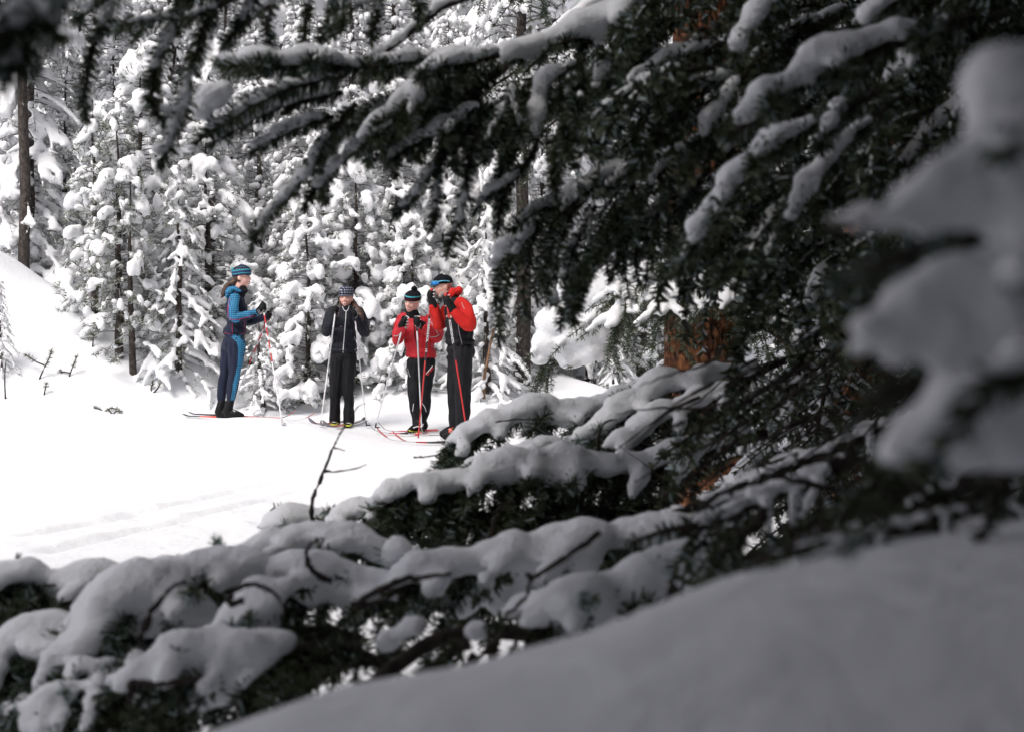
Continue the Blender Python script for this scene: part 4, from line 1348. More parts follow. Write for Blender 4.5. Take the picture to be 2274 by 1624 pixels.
    P = curve([g + np.array([0, 0, -.1]), g + np.array([.0, .02, .25]), g + np.array([.05, .05, .55]), g + np.array([.13, .1, .95])], 14)
    mb = MB()
    mb.add(*tube(P, np.linspace(.028, .012, 14), 7))
    tag(mb.obj('stick', M['tan_wood'], None, True), 'pale brown stick leaning by the back of the black-vest skier', 'stick')
    g = ground_at(1214, 886)
    mb = MB()
    mb.add(*tube(curve([g - Z * .1, g + Z * .2, g + Z * .42 + np.array([.02, 0, 0])], 8), np.linspace(.022, .018, 8), 7))
    tag(mb.obj('stake', M['twig'], None, True), 'short dark stake upright beside the far path', 'stake')


M['tan_wood'] = mat('tan_wood', (0.18, 0.10, 0.06), 0.8, 0.2, noise=(30, (0.30, 0.19, 0.12)), bump=(60, .5, .005))

# ------------------------------------------------------------------ big firs that shade the near side of the trail
def big_fir(seed, h, R, base, nb, coarse=1.0):
    """trunk not included: crown of layered drooping boughs and the snow lying on them"""
    rng = np.random.default_rng(seed)
    crown, E = MB(), []
    for i in range(nb):
        t = (i + rng.uniform()) / nb
        z0 = base + (h - base) * t
        L = R * (1 - t) ** 0.7 * rng.uniform(.75, 1.1) + .25
        az = i * 2.39996 + rng.normal() * .3
        dr = np.array([math.cos(az), math.sin(az), 0])
        sd_ = np.array([-dr[1], dr[0], 0])
        u = np.linspace(0, 1, 8)
        Bp = Z * z0 + dr * (L * u)[:, None] + Z * (L * (.08 * u - .38 * u * u))[:, None]
        crown.add(*tube(Bp, np.linspace(.03, .008, 8), 5, cap=False), m=2)
        for j in range(12):
            v = .2 + .8 * (j + .5) / 12
            s = 1 if j % 2 else -1
            q = np.array([np.interp(v, u, Bp[:, k]) for k in range(3)])
            l2 = L * .45 * (1.15 - v) + .15
            e = q + (dr * .75 + sd_ * s * .8) * l2 - Z * .3 * l2
            Pc = curve([q, (q + e) / 2 + Z * .05 * l2, e], 5)
            crown.add(*tube(Pc, .004, 3, cap=False), m=2)
            add_needles(crown, Pc, .065, 30, rng, .12, width=.045)
            if rng.uniform() < .75:
                r = .09 + .05 * rng.uniform()
                E.append(((q + e) / 2 + Z * .05, (l2 * .5, r * 1.3, r * .55), np.array([unit(e - q), unit(np.cross(unit(e - q), Z)), unit(np.cross(np.cross(unit(e - q), Z), e - q))])))
        add_needles(crown, Bp[3:], .065, 36, rng, .12, width=.045)
        for v in (.3, .5, .7, .9):
            q = np.array([np.interp(v, u, Bp[:, k]) for k in range(3)])
            E.append((q + Z * .06, (.22 + .1 * L, .24, .08), np.array([unit(Bp[-1] - Bp[0]), sd_, unit(np.cross(unit(Bp[-1] - Bp[0]), sd_))])))
    V, T = ell_arrays(E, 1)
    return crown.mesh('crown', [M['needle'], M['frost'], M['twig']]), mesh_np('snow_load', V, [T], [M['snow']], None, True)


def fir_trunk(name, base, top, r0, r1, m, parent, bumpy=0.0, seed=0):
    n = 46
    P = curve([base - Z * .4, base * .6 + top * .4, top], n)
    V, T, Qd = tube(P, np.linspace(r0, r1, n), 22)
    rng = np.random.default_rng(seed)
    if bumpy:
        c = np.repeat(P, 22, 0)
        d = V - c
        a = np.arctan2(d[:, 1], d[:, 0])
        V = c + d * (1 + bumpy * (np.sin(a * 7 + V[:, 2] * 3) * .5 + np.sin(a * 13 - V[:, 2] * 9) * .35 + rng.normal(size=len(V)) * .25))[:, None]
    mb = MB()
    mb.add(V, T, Qd)
    return mb.obj(name, M[m], parent, True)


class NearFir:
    """a foreground fir whose boughs are traced one by one"""

    def __init__(self, name, label, base, seed=0):
        self.root = thing(name, label, 'tree', tuple(base), None)
        self.rng = np.random.default_rng(seed)

    def wpts(self, pts, d):
        n = len(pts)
        ds = np.linspace(d[0], d[1], n) if isinstance(d, (tuple, list)) else np.full(n, d)
        return np.array([at(p[0], p[1], p[2] if len(p) > 2 else q) for p, q in zip(pts, ds)])

    def bough(self, pts, d, hw=20, snow=0, st=(0, 1), wood=(.006, .003), side=0, side_len=.16, dens=820, frost=.13, sk=.78, blobs=(), lift=.55, voxel=None, squash=.8, bare=0.0, nd=True, hang=0, jit=.3, sprig=0, pad=0.0, vq=1.0, wp=None, nw=.0052, hook=True):
        """pts (px,py) from the thick end to the tip at depth d; hw = half width of the needle brush in px; snow = radius in px"""
        rng = self.rng
        n = max(14, len(pts) * 5)
        P = curve(self.wpts(pts, d) if wp is None else wp, n)
        dm = np.mean(d) if isinstance(d, (tuple, list)) else d
        s = dm / F
        snow = snow * sk
        L = np.linalg.norm(np.diff(P, axis=0), axis=1).sum()
        P = P + np.cumsum(rng.normal(size=P.shape), 0) * .0012
        w = MB()
        w.add(*tube(P, np.linspace(wood[0], wood[1], n), 7))
        nm = MB()
        E = []
        i0 = int(bare * (n - 1))
        if nd:
            add_needles(nm, P[i0:], hw * s, dens, rng, frost, width=nw)
        if snow:
            a, b = int(st[0] * (n - 1)), max(int(st[1] * (n - 1)), int(st[0] * (n - 1)) + 2)
            k = b - a + 1
            prof = np.sin(np.linspace(.35, math.pi - .5, k)) ** .5
            E += snow_chain(P[a:b + 1], snow * s * prof, rng, lift, squash, jit)
        T_ = tangents(P)
        if pad and snow:
            a, b_ = int(st[0] * (n - 1)), int(st[1] * (n - 1))
            for i in range(a, b_ + 1):
                lat = unit(np.cross(T_[i], Z))
                r = snow * s * rng.uniform(.85, 1.1) * (.62 + .6 * abs(math.sin(1.1 * len(pts) + i * L / n / (snow * s * 1.9))))
                f_ = math.sin(math.pi * (.18 + .7 * (i - a) / max(1, b_ - a))) ** .5
                tz = np.cross(lat, T_[i])
                E.append((P[i] + Z * r * .7 + lat * r * rng.normal() * .3, (r * 1.25, r * pad * f_ * rng.uniform(.8, 1.2), r * .8 * f_), np.array([T_[i], lat, tz])))
        for j in range(side):
            v = .12 + .85 * (j + rng.uniform(.2, .8)) / side
            i = int(v * (n - 1))
            lat = unit(np.cross(T_[i], Z)) * (1 if j % 2 else -1)
            l2 = side_len * (1.15 - .55 * v) * rng.uniform(.75, 1.2)
            e = P[i] + (T_[i] * .65 + lat * .8) * l2 - Z * l2 * rng.uniform(.05, .45)
            C = curve([P[i], (P[i] + e) / 2 + Z * .06 * l2, e], 10)
            w.add(*tube(C[::3], np.linspace(wood[1] * 1.1, .0018, 4), 4, cap=False))
            if nd:
                add_needles(nm, C, hw * s * .9, dens, rng, frost, width=nw)
            if snow and rng.uniform() < .75:
                E += snow_chain(C[:8], snow * s * .8 * np.linspace(1, .6, 8), rng, lift, squash, jit)
        for j in range(hang):
            v = .08 + .9 * rng.uniform()
            i = int(v * (n - 1))
            l2 = side_len * rng.uniform(.5, 1.15)
            lat = unit(np.cross(T_[i], Z)) * rng.normal() * .5
            e = P[i] + T_[i] * l2 * .45 + lat * l2 - Z * l2 * rng.uniform(.5, 1) + rng.normal(size=3) * .02
            C = curve([P[i], (P[i] + e) / 2 + T_[i] * .2 * l2, e], 8)
            w.add(*tube(C[::2], .002, 3, cap=False))
            add_needles(nm, C, hw * s * .85, dens, rng, frost, width=nw)
        for j in range(sprig):
            i = int((.1 + .88 * rng.uniform()) * (n - 1))
            lat = unit(np.cross(T_[i], Z)) * rng.normal() * .8
            l2 = snow * s * rng.uniform(1.6, 2.9)
            e = P[i] + T_[i] * l2 * rng.uniform(.2, .9) + lat * l2 + Z * l2 * rng.uniform(.15, .6)
            C = curve([P[i], (P[i] + e) / 2 + Z * .1 * l2, e], 8)
            w.add(*tube(C[::2], .0022, 4, cap=False))
            if rng.uniform() < .7:
                add_needles(nm, C[3:], hw * s * .7, dens * .8, rng, .4, width=nw)
        for bl in blobs:
            bx, by, r = bl[:3]
            dd = dm + (bl[3] if len(bl) > 3 else 0)
            rr = r * dd / F
            E.append((at(bx, by, dd), (rr * rng.uniform(1, 1.2), rr * 1.1, rr * rng.uniform(.8, .95)), None))
        br = w.obj('branch', M['twig'], self.root, True)
        if nm.n:
            nm.obj('needles', [M['needle'], M['frost']], br)['kind'] = 'stuff'
        if E:
            V, T = ell_arrays(E, 2)
            rm = np.median([e[1][0] for e in E])
            dv_ = float(np.linalg.norm(P.mean(0) - CAM))
            vx = voxel or float(min(max(rm / 2.6, dv_ * .0046), rm / 2.0) * vq)
            me = remesh('snow', V, T, vx, M['snow'], 3, (lambda a_, b_: (lambda co: a_(co) + b_(co) - .5 * np.maximum(b_(co) - rm * .035, 0)))(wave_noise(int(rng.integers(1e6)), 1.3 / max(rm, .01), rm * .16), wave_noise(int(rng.integers(1e6)), 3.2 / max(rm, .01), rm * .10)))
            link('snow', me, br)['kind'] = 'stuff'
        return P

    def twig(self, pts, d, r=(.004, .002)):
        P = curve(self.wpts(pts, d), max(10, len(pts) * 4))
        P = P + self.rng.normal(size=P.shape) * .0009
        mb = MB()
        mb.add(*tube(P, np.linspace(r[0] * .85, r[1] * .5, len(P)) * (1 + .18 * self.rng.normal(size=len(P))), 6))
        return mb.obj('twig', M['twig'], self.root, True)


def build_near():
    A = NearFir('overhanging_fir_tree', 'dark snow-loaded fir whose drooping boughs overhang the near side of the trail', gpt(2.1, 2.9), 7)
    fir_trunk('trunk', gpt(2.1, 2.9), np.array([2.0, 2.9, 13]), .22, .03, 'trunk', A.root, .05)
    b = A.bough
    # --- high limbs the hanging shoots grow from
    b([(2900, -420, 2.9), (2000, -260, 2.8), (1200, -110, 2.5), (700, -50, 2.3), (250, -45, 2.2), (90, -20, 2.1)], 2.5, 26, 30, (.1, .9), (.028, .006), 16, .25)
    b([(2900, -330, 2.9), (1900, -170, 2.8), (1430, -60, 2.7), (1060, -5, 2.7), (951, 53, 2.7), (887, 107, 2.7), (782, 171, 2.65), (704, 220, 2.6), (640, 262, 2.6)], 2.7, 20, 16, (.55, .98), (.024, .006), 0, dens=250)
    b([(533, -10), (445, 28), (350, 52), (290, 66), (245, 80)], 2.25, 28, 14, (.4, .95), side=5, side_len=.10)
    # hanging shoots, upper left
    b([(260, -40), (240, 20), (222, 70), (205, 142), (197, 210), (198, 262)], 2.2, 26, 13, (.1, .35), dens=2500, nw=.0043, sk=1.0, lift=.75)
    b([(420, -10), (384, 46), (350, 120), (330, 190), (332, 245), (350, 275)], 2.25, 28, 13, (.25, .6), dens=2500, nw=.0043, sk=1.0, lift=.75)
    b([(490, -30), (470, 30), (445, 107), (424, 180), (404, 260), (388, 320), (374, 362)], 2.25, 31, 15, (.5, .95), blobs=((352, 330, 16), (366, 240, 14)), dens=2500, nw=.0043, sk=1.0, lift=.75)
    b([(560, -30), (548, 20), (520, 70), (490, 105)], 2.3, 27, 10, (.2, .6), dens=2500, nw=.0043, sk=1.0, lift=.75)
    b([(620, -30), (608, 18), (602, 89), (606, 140), (604, 175)], 2.5, 19, 0, dens=2500, nw=.0043, sk=1.0, lift=.75)
    b([(690, -40), (684, 40), (676, 100), (670, 150)], 2.6, 19, 8, (.1, .4), dens=2500, nw=.0043, sk=1.0, lift=.75)
    b([(760, -40), (745, 30), (742, 80)], 2.6, 25, 8, (.1, .6), side=3, side_len=.08, dens=2500, nw=.0043, sk=1.0, lift=.75)
    b([(830, -40), (838, 40), (830, 100)], 2.6, 23, 8, (.1, .6), dens=2500, nw=.0043, sk=1.0, lift=.75)
    b([(910, -40), (925, 10), (915, 60)], 2.6, 23, 8, (.1, .6), dens=2500, nw=.0043, sk=1.0, lift=.75)
    # corner branch, very close
    b([(260, -160, 1.1), (130, -20, 1.05), (60, 50, 1.0), (-30, 120, 1.0)], 1.05, 80, 30, (.2, .9), (.007, .004), 4, .06, dens=850, nw=.0058, sk=1.0, lift=.75)
    b([(90, -120, 1.05), (40, 40, 1.02), (10, 130, 1.0), (-10, 190, 1.0)], 1.05, 63, 22, (.3, .9), (.006, .003), dens=2500, nw=.0043, sk=1.0, lift=.75)
    # snow-topped shoots, left of centre
    b([(840, 150), (760, 146), (693, 146), (605, 150), (533, 152), (484, 146)], 2.5, 34, 24, (.12, .98), side=4, side_len=.09, dens=2500, nw=.0043, sk=1.0, lift=.75)
    b([(760, 165), (676, 185), (569, 222), (498, 268), (440, 305), (425, 320)], 2.45, 31, 13, (.1, .9), blobs=((470, 215, 34), (448, 245, 26), (495, 200, 26), (425, 330, 12)), dens=2500, nw=.0043, sk=1.0, lift=.75)
    b([(760, 205), (658, 226), (587, 250), (516, 288), (469, 322)], 2.5, 25, 23, (.1, .98), dens=2500, nw=.0043, sk=1.0, lift=.75)
    b([(740, 260), (676, 276), (605, 305), (556, 330)], 2.55, 25, 16, (.15, .95), dens=2500, nw=.0043, sk=1.0, lift=.75)
    b([(790, 230), (740, 290), (700, 340), (672, 390), (622, 440), (576, 488), (556, 525), (548, 556)], 2.5, 21, 13, (.25, .92), wood=(.006, .002), dens=2500, nw=.0043, sk=1.0, lift=.75)
    b([(900, 235), (850, 290), (785, 340), (729, 398), (700, 435), (686, 462)], 2.55, 21, 13, (.2, .85), dens=2500, nw=.0043, sk=1.0, lift=.75)
    b([(720, 300), (712, 340), (690, 372)], 2.5, 25, 0, dens=2500, nw=.0043, sk=1.0, lift=.75)
    b([(672, 385), (664, 440), (658, 510), (650, 570)], 2.5, 3, 0, wood=(.002, .001), dens=120, sk=1.0, lift=.75)
    # centre
    b([(1110, 120), (1040, 135), (965, 160), (940, 190), (898, 226), (845, 262), (805, 300), (770, 330)], 2.6, 32, 26, (.05, .95), (.009, .004), 6, .12, blobs=((960, 158, 26), (905, 210, 22)), dens=2500, nw=.0043, sk=1.0, lift=.75)
    b([(960, 130), (900, 140), (850, 150), (800, 165)], 2.7, 29, 20, (.05, .9), side=4, side_len=.1, dens=2500, nw=.0043, sk=1.0, lift=.75)
    b([(1060, 240), (1001, 284), (950, 315), (916, 333), (884, 358), (886, 396)], 2.65, 28, 17, (.05, .72), side=3, side_len=.08, dens=2500, nw=.0043, sk=1.0, lift=.75)
    b([(1010, 290), (980, 338), (951, 384), (916, 437), (870, 490)], 2.65, 21, 10, (.4, .9), dens=2500, nw=.0043, sk=1.0, lift=.75)
    b([(985, 330), (969, 384), (962, 445), (950, 502)], 2.65, 20, 6, (.4, .8), dens=2500, nw=.0043, sk=1.0, lift=.75)
    b([(1060, 300), (1040, 356), (1033, 409), (1019, 480), (1000, 525), (985, 557)], 2.65, 23, 9, (.45, .85), dens=2500, nw=.0043, sk=1.0, lift=.75)
    b([(1190, 330), (1154, 377), (1129, 409), (1086, 434), (1050, 474)], 2.7, 20, 13, (.35, .95), dens=2500, nw=.0043, sk=1.0, lift=.75)
    b([(1150, 370), (1129, 409), (1115, 455), (1106, 513)], 2.7, 19, 0, dens=2500, nw=.0043, sk=1.0, lift=.75)
    b([(1225, 300), (1229, 341), (1236, 390), (1236, 443)], 2.8, 19, 6, (.1, .5), dens=2500, nw=.0043, sk=1.0, lift=.75)
    b([(1480, -60), (1414, 7), (1360, 48), (1314, 86), (1271, 94), (1200, 114), (1161, 130), (1120, 150)], 2.9, 23, 34, (.1, .92), (.012, .006), 5, .14, blobs=((1330, 75, 34), (1180, 118, 24)), dens=800, nw=.0058, sk=1.0, lift=.75)
    b([(1300, 130), (1246, 171), (1211, 203), (1197, 249), (1193, 302), (1186, 345)], 2.8, 25, 19, (.15, .95), dens=2500, nw=.0043, sk=1.0, lift=.75)
    b([(1390, 90), (1350, 135), (1335, 171), (1316, 214)], 2.8, 23, 15, (.3, .95), dens=2500, nw=.0043, sk=1.0, lift=.75)
    b([(1270, 280), (1300, 306), (1330, 332), (1372, 358)], 3.0, 20, 15, (.1, .9), dens=2500, nw=.0043, sk=1.0, lift=.75)
    b([(1140, 180), (1120, 240), (1095, 280), (1080, 320)], 2.75, 27, 10, (.1, .7), side=4, side_len=.1, dens=2500, nw=.0043, sk=1.0, lift=.75)
    b([(1290, 200), (1270, 260), (1255, 300), (1230, 350)], 2.75, 27, 8, (.1, .5), side=4, side_len=.1, dens=2500, nw=.0043, sk=1.0, lift=.75)
    b([(1180, 170), (1140, 230), (1060, 260), (1000, 300)], 2.85, 29, 12, (.2, .7), side=8, side_len=.14, hang=6, dens=2500, nw=.0043, sk=1.0, lift=.75)
    b([(1330, 160), (1240, 220), (1160, 270), (1120, 330)], 3.0, 29, 10, (.2, .7), side=8, side_len=.14, hang=6, dens=2500, nw=.0043, sk=1.0, lift=.75)
    b([(1130, 150), (1010, 200), (930, 250), (860, 300)], 2.8, 29, 9, (.3, .8), side=8, side_len=.13, hang=5, dens=2500, nw=.0043, sk=1.0, lift=.75)
    b([(1010, 170), (900, 215), (820, 240), (730, 300)], 2.7, 27, 9, (.2, .8), side=6, side_len=.11, hang=3, dens=2500, nw=.0043, sk=1.0, lift=.75)
    # dense branch right of centre with the snow cushion at its tip
    b([(1800, 240), (1600, 300), (1449, 356), (1378, 378), (1307, 412), (1254, 446), (1200, 468), (1165, 520), (1125, 560), (1088, 606)], 3.0, 27, 18, (.4, .8), (.014, .004), 14, .2, blobs=((1112, 555, 24), (1130, 540, 22), (1096, 585, 15), (1195, 462, 24), (1220, 452, 20)), hang=10, dens=850, nw=.0058, sk=1.0, lift=.75)
    for k in range(9):                                            # row of parallel shoots under it
        x0, y0 = 1240 + 42 * k, 455 - 14 * k + (k % 3) * 14
        b([(x0 + 40, y0), (x0 + 5, y0 + 55), (x0 - 25, y0 + 110), (x0 - 45 + 6 * (k % 2), y0 + 165 + 12 * (k % 3))], 2.9 + .05 * (k % 4), 21, 9 if k % 2 else 0, (.1, .6), side=4, side_len=.11, hang=2, frost=.25)
    b([(1420, 430), (1370, 500), (1320, 570), (1290, 640), (1270, 655)], 2.8, 27, 0, side=7, side_len=.14, dens=2500, nw=.0043, sk=1.0, lift=.75)
    # right half
    b([(1760, -60), (1700, 15), (1662, 70), (1638, 120)], 2.4, 34, 26, (.2, .98), dens=2500, nw=.0043, sk=1.0, lift=.75)
    b([(2150, 40), (1985, 90), (1891, 125), (1784, 178), (1700, 240), (1640, 285), (1604, 312)], 1.9, 43, 36, (.25, .96), (.012, .005), 6, .1, dens=2500, nw=.0043, sk=1.0, lift=.75)
    b([(1950, 200), (1840, 270), (1749, 318), (1695, 360), (1635, 420), (1575, 478), (1545, 520), (1527, 560)], 2.1, 39, 26, (.3, .98), (.009, .004), 6, .1, dens=2500, nw=.0043, sk=1.0, lift=.75)
    b([(2000, 220), (1891, 300), (1837, 370), (1815, 400), (1784, 446), (1748, 502)], 2.2, 34, 24, (.25, .98), dens=2500, nw=.0043, sk=1.0, lift=.75)
    b([(1700, 120), (1642, 171), (1606, 213), (1557, 280), (1530, 320)], 2.6, 27, 17, (.25, .95), dens=2500, nw=.0043, sk=1.0, lift=.75)
    b([(2050, -30), (1980, 10), (1944, 28), (1905, 68)], 2.2, 32, 24, (.3, .95), dens=2500, nw=.0043, sk=1.0, lift=.75)
    b([(1860, 40), (1800, 60), (1765, 80), (1730, 88)], 3.0, 23, 14, (.3, .95), dens=2500, nw=.0043, sk=1.0, lift=.75)
    b([(1560, 60), (1530, 110), (1500, 150), (1480, 190)], 2.8, 25, 15, (.2, .9), dens=2500, nw=.0043, sk=1.0, lift=.75)
    b([(1480, 150), (1450, 200), (1440, 260), (1430, 300)], 2.9, 25, 14, (.3, .8), dens=2500, nw=.0043, sk=1.0, lift=.75)
    b([(1760, 470), (1700, 530), (1640, 560), (1590, 590)], 2.6, 29, 12, (.2, .8), side=6, side_len=.13, dens=2500, nw=.0043, sk=1.0, lift=.75)
    b([(1480, 40), (1400, 100), (1330, 150), (1290, 200)], 3.2, 25, 9, (.2, .8), side=8, side_len=.15, hang=5, dens=2500, nw=.0043, sk=1.0, lift=.75)
    b([(1440, -20), (1330, 30), (1290, 80), (1282, 130)], 2.9, 21, 0, hang=3, side_len=.1, dens=2500, nw=.0043, sk=1.0, lift=.75)
    # the dark thicket inside the tree
    rng = np.random.default_rng(77)
    for k in range(84):
        x, y = rng.uniform(1330, 2230), rng.uniform(-80, 640)
        vv = rng.uniform(.9, 1.35)
        if x < 1480 and y > 330:
            continue
        L = rng.uniform(180, 330)
        sl = rng.uniform(.45, .9)
        dp = rng.uniform(2.5, 4.2)
        q = [(x + L * .75, y - L * .75 * sl * .6), (x + L * .35, y - L * .35 * sl), (x, y), (x - L * .22, y + L * .35 * sl)]
        b(q, dp, 24 * 2.9 / dp * 1.15, rng.choice([8, 14, 20]) * vv * 2.9 / dp, (.2, .9), (.007, .003), 7, .2, dens=300, hang=4, frost=.14, nw=.011, vq=2.2)
    for k in range(16):
        x, y = rng.uniform(1480, 2150), rng.uniform(560, 1010)
        L = rng.uniform(160, 320)
        dp = rng.uniform(2.6, 4.0)
        if x - L * .3 < 1700 and y < 830:
            continue
        q = [(x + L * .8, y - L * .5), (x + L * .4, y - L * .22), (x, y), (x - L * .3, y + L * .22)]
        b(q, dp, 22 * 2.9 / dp, rng.choice([0, 10, 14]) * 2.9 / dp, (.2, .9), (.006, .003), 6, .18, dens=240, hang=4, frost=.14, nw=.0105, vq=2.2)
    for k in range(26):                                           # bare dead twigs
        x, y = rng.uniform(1440, 2050), rng.uniform(640, 1080)
        L = rng.uniform(120, 300)
        a = rng.uniform(.3, 1.1)
        if x - L * .4 < 1640 and y - L * .3 < 800:
            continue
        dp = rng.uniform(2.2, 3.4)
        A.twig([(x + L * .6, y - L * .6 * a), (x + L * .2, y - L * .25 * a + rng.normal() * 10), (x - L * .4, y + L * .45 * a)], dp, (.005, .002))
    for k in range(44):                                           # tangle of thin bare twigs, most running down towards the trail
        x, y = rng.uniform(1430, 2080), rng.uniform(820, 1130)
        L = rng.uniform(90, 280)
        a = rng.uniform(.35, .95) if k % 4 else rng.uniform(-1.5, 1.9)
        dp = rng.uniform(1.7, 3.0)
        kx = rng.normal(size=4) * 9
        A.twig([(x + L * .6, y - L * .6 * a), (x + L * .25 + kx[0], y - L * .25 * a + kx[1]), (x - L * .1 + kx[2], y + L * .12 * a + kx[3]), (x - L * .42, y + L * .4 * a)], dp, (.0042, .002))
    # --- low boughs, far layer
    b([(1460, 860), (1390, 895), (1302, 925), (1216, 915), (1146, 935), (1060, 960), (990, 1000)], (4.3, 4.0), 27, 34, (0, .95), (.012, .004), 9, .22, blobs=((1216, 918, 30), (1250, 925, 32), (1180, 935, 30), (1050, 970, 34), (1020, 985, 26)), hang=27, dens=850, frost=.12, pad=1.15, sk=.74, lift=.75, sprig=6)
    b([(1420, 960), (1330, 1000), (1240, 990), (1120, 1010), (1010, 1040)], (4.0, 3.8), 27, 24, (0, .95), (.010, .004), 8, .2, hang=24, frost=.12, pad=1.15, sk=.74, lift=.75, sprig=6)
    b([(1740, 800), (1640, 840), (1556, 856), (1467, 872), (1396, 905), (1340, 960), (1268, 990)], (3.8, 3.5), 27, 36, (.15, .98), (.012, .004), 7, .2, blobs=((1440, 882, 30), (1390, 912, 32), (1340, 955, 38), (1300, 978, 28)), hang=17, dens=800, frost=.12, pad=1.15, sk=.74, lift=.75, sprig=6)
    b([(1650, 860), (1560, 900), (1480, 930), (1420, 970), (1330, 1010)], (3.6, 3.4), 27, 34, (.1, .95), (.01, .004), 7, .2, hang=17, dens=800, frost=.12, pad=1.15, sk=.74, lift=.75, sprig=6)
    b([(1700, 960), (1560, 1000), (1450, 1040), (1361, 1056), (1263, 1042), (1185, 1036), (1087, 1050), (1029, 1078), (970, 1090), (911, 1080), (860, 1098), (826, 1120)], (3.3, 3.0), 32, 42, (.1, .97), (.014, .004), 12, .2, blobs=((872, 1085, 32), (1110, 1050, 44), (1190, 1050, 44), (1270, 1060, 40), (1215, 1150, 18), (1205, 1180, 16), (1080, 1180, 28), (1110, 1195, 24)), hang=61, frost=.12, pad=1.15, sk=.74, lift=.75, sprig=6)
    b([(1500, 1100), (1380, 1130), (1250, 1120), (1120, 1140), (1000, 1130), (900, 1140)], (3.2, 3.05), 35, 0, (0, 1), (.01, .004), 10, .2, hang=55, frost=.08, pad=1.15, sk=.74, lift=.75, sprig=6)
    b([(960, 1130), (860, 1150), (780, 1150), (735, 1180)], (3.2, 3.1), 30, 34, (.2, .95), side=5, side_len=.14, blobs=((755, 1150, 30), (740, 1170, 22)), hang=12, pad=1.15, sk=.74, lift=.75, sprig=6)
    b([(760, 1165), (690, 1160), (640, 1160), (590, 1180)], (3.4, 3.3), 25, 34, (.1, .98), side=4, side_len=.12, blobs=((650, 1150, 42), (620, 1160, 36), (690, 1155, 36)), hang=17, frost=.05, pad=1.15, sk=.74, lift=.75, sprig=6)
    # --- low boughs, middle layer
    b([(1250, 1270), (1050, 1290), (900, 1270), (794, 1225), (696, 1215), (618, 1220), (540, 1250), (450, 1270)], (2.4, 2.3), 32, 46, (.1, .95), (.012, .004), 9, .2, blobs=((640, 1215, 40), (720, 1215, 42), (560, 1245, 40)), hang=21, frost=.12, pad=1.15, sk=.74, lift=.75, sprig=6)
    b([(960, 1330), (860, 1320), (735, 1290), (637, 1285), (560, 1300), (480, 1290), (440, 1290)], (2.2, 2.1), 32, 52, (.1, .95), (.012, .004), 8, .16, blobs=((780, 1310, 50), (700, 1300, 54), (600, 1300, 52), (500, 1290, 44)), hang=21, frost=.2, pad=1.15, sk=.74, lift=.75, sprig=6)
    b([(900, 1290), (886, 1265), (880, 1235), (876, 1215)], 2.2, 57, 0, (.4, 1), (.005, .003), dens=1500, frost=.75, blobs=((882, 1222, 40),), pad=1.15, sk=.74, lift=.75, sprig=6)
    b([(1700, 1150), (1480, 1200), (1283, 1235), (1185, 1262), (1068, 1275), (950, 1290), (872, 1320)], (2.3, 2.1), 32, 56, (.1, .98), (.014, .005), 10, .2, blobs=((960, 1290, 52), (1070, 1280, 58), (1180, 1275, 56), (1130, 1330, 50), (1290, 1240, 50), (1010, 1330, 50), (930, 1340, 40)), hang=21, frost=.12, pad=1.15, sk=.74, lift=.75, sprig=6)
    b([(1640, 1250), (1500, 1290), (1420, 1330), (1330, 1360), (1250, 1390), (1210, 1420)], (1.8, 1.7), 37, 62, (.1, .98), (.014, .005), 6, .14, blobs=((1330, 1350, 66), (1270, 1390, 60), (1420, 1310, 58), (1320, 1420, 48)), hang=14, frost=.12, pad=1.15, sk=.74, lift=.75, sprig=6)
    # --- low boughs, left and near
    b([(520, 1290), (420, 1290), (300, 1300), (165, 1310), (83, 1285), (-20, 1278)], (2.3, 2.2), 35, 40, (.0, 1), (.012, .005), 9, .17, blobs=((20, 1285, 46), (80, 1295, 42), (150, 1320, 38), (230, 1310, 42)), hang=44, frost=.12, pad=1.15, sk=.88, lift=.75, sprig=6)
    b([(560, 1290), (462, 1285), (380, 1305), (297, 1330), (231, 1385), (196, 1440), (186, 1470)], (2.15, 1.95), 37, 56, (.05, .97), (.012, .005), 8, .15, blobs=((300, 1340, 62), (380, 1310, 58), (250, 1375, 50), (340, 1370, 60), (430, 1350, 56), (205, 1425, 34)), hang=41, frost=.18, pad=1.15, sk=.88, lift=.75, sprig=6)
    b([(420, 1420), (300, 1420), (180, 1430), (99, 1425), (40, 1450), (-20, 1475)], (2.15, 2.05), 35, 46, (.1, 1), (.010, .004), 7, .15, blobs=((100, 1425, 44), (30, 1465, 44), (60, 1490, 40)), hang=38, frost=.1, pad=1.15, sk=.88, lift=.75, sprig=6)
    b([(640, 1320), (590, 1345), (561, 1370), (510, 1410), (470, 1450), (446, 1478)], (1.9, 1.8), 37, 44, (.05, .97), (.010, .004), 5, .1, blobs=((545, 1375, 46), (505, 1410, 42), (580, 1400, 44)), hang=17, frost=.4, pad=1.15, sk=.88, lift=.75, sprig=6)
    b([(330, 1460), (240, 1480), (180, 1490), (152, 1505)], (1.95, 1.9), 35, 22, (.4, 1), (.008, .004), 5, .1, hang=21, frost=.35, pad=1.15, sk=.88, lift=.75, sprig=6)
    b([(700, 1440), (560, 1460), (429, 1475), (363, 1500), (300, 1540)], (1.8, 1.7), 35, 46, (.2, 1), (.010, .004), 6, .12, blobs=((370, 1500, 44), (430, 1480, 44), (340, 1545, 46), (420, 1550, 50), (500, 1520, 50)), hang=21, frost=.12, pad=1.15, sk=.88, lift=.75, sprig=6)
    b([(260, 1500), (180, 1530), (116, 1565), (76, 1620)], (1.9, 1.8), 35, 30, (.4, 1), (.010, .004), 5, .12, hang=27, frost=.3, pad=1.15, sk=.88, lift=.75, sprig=6)
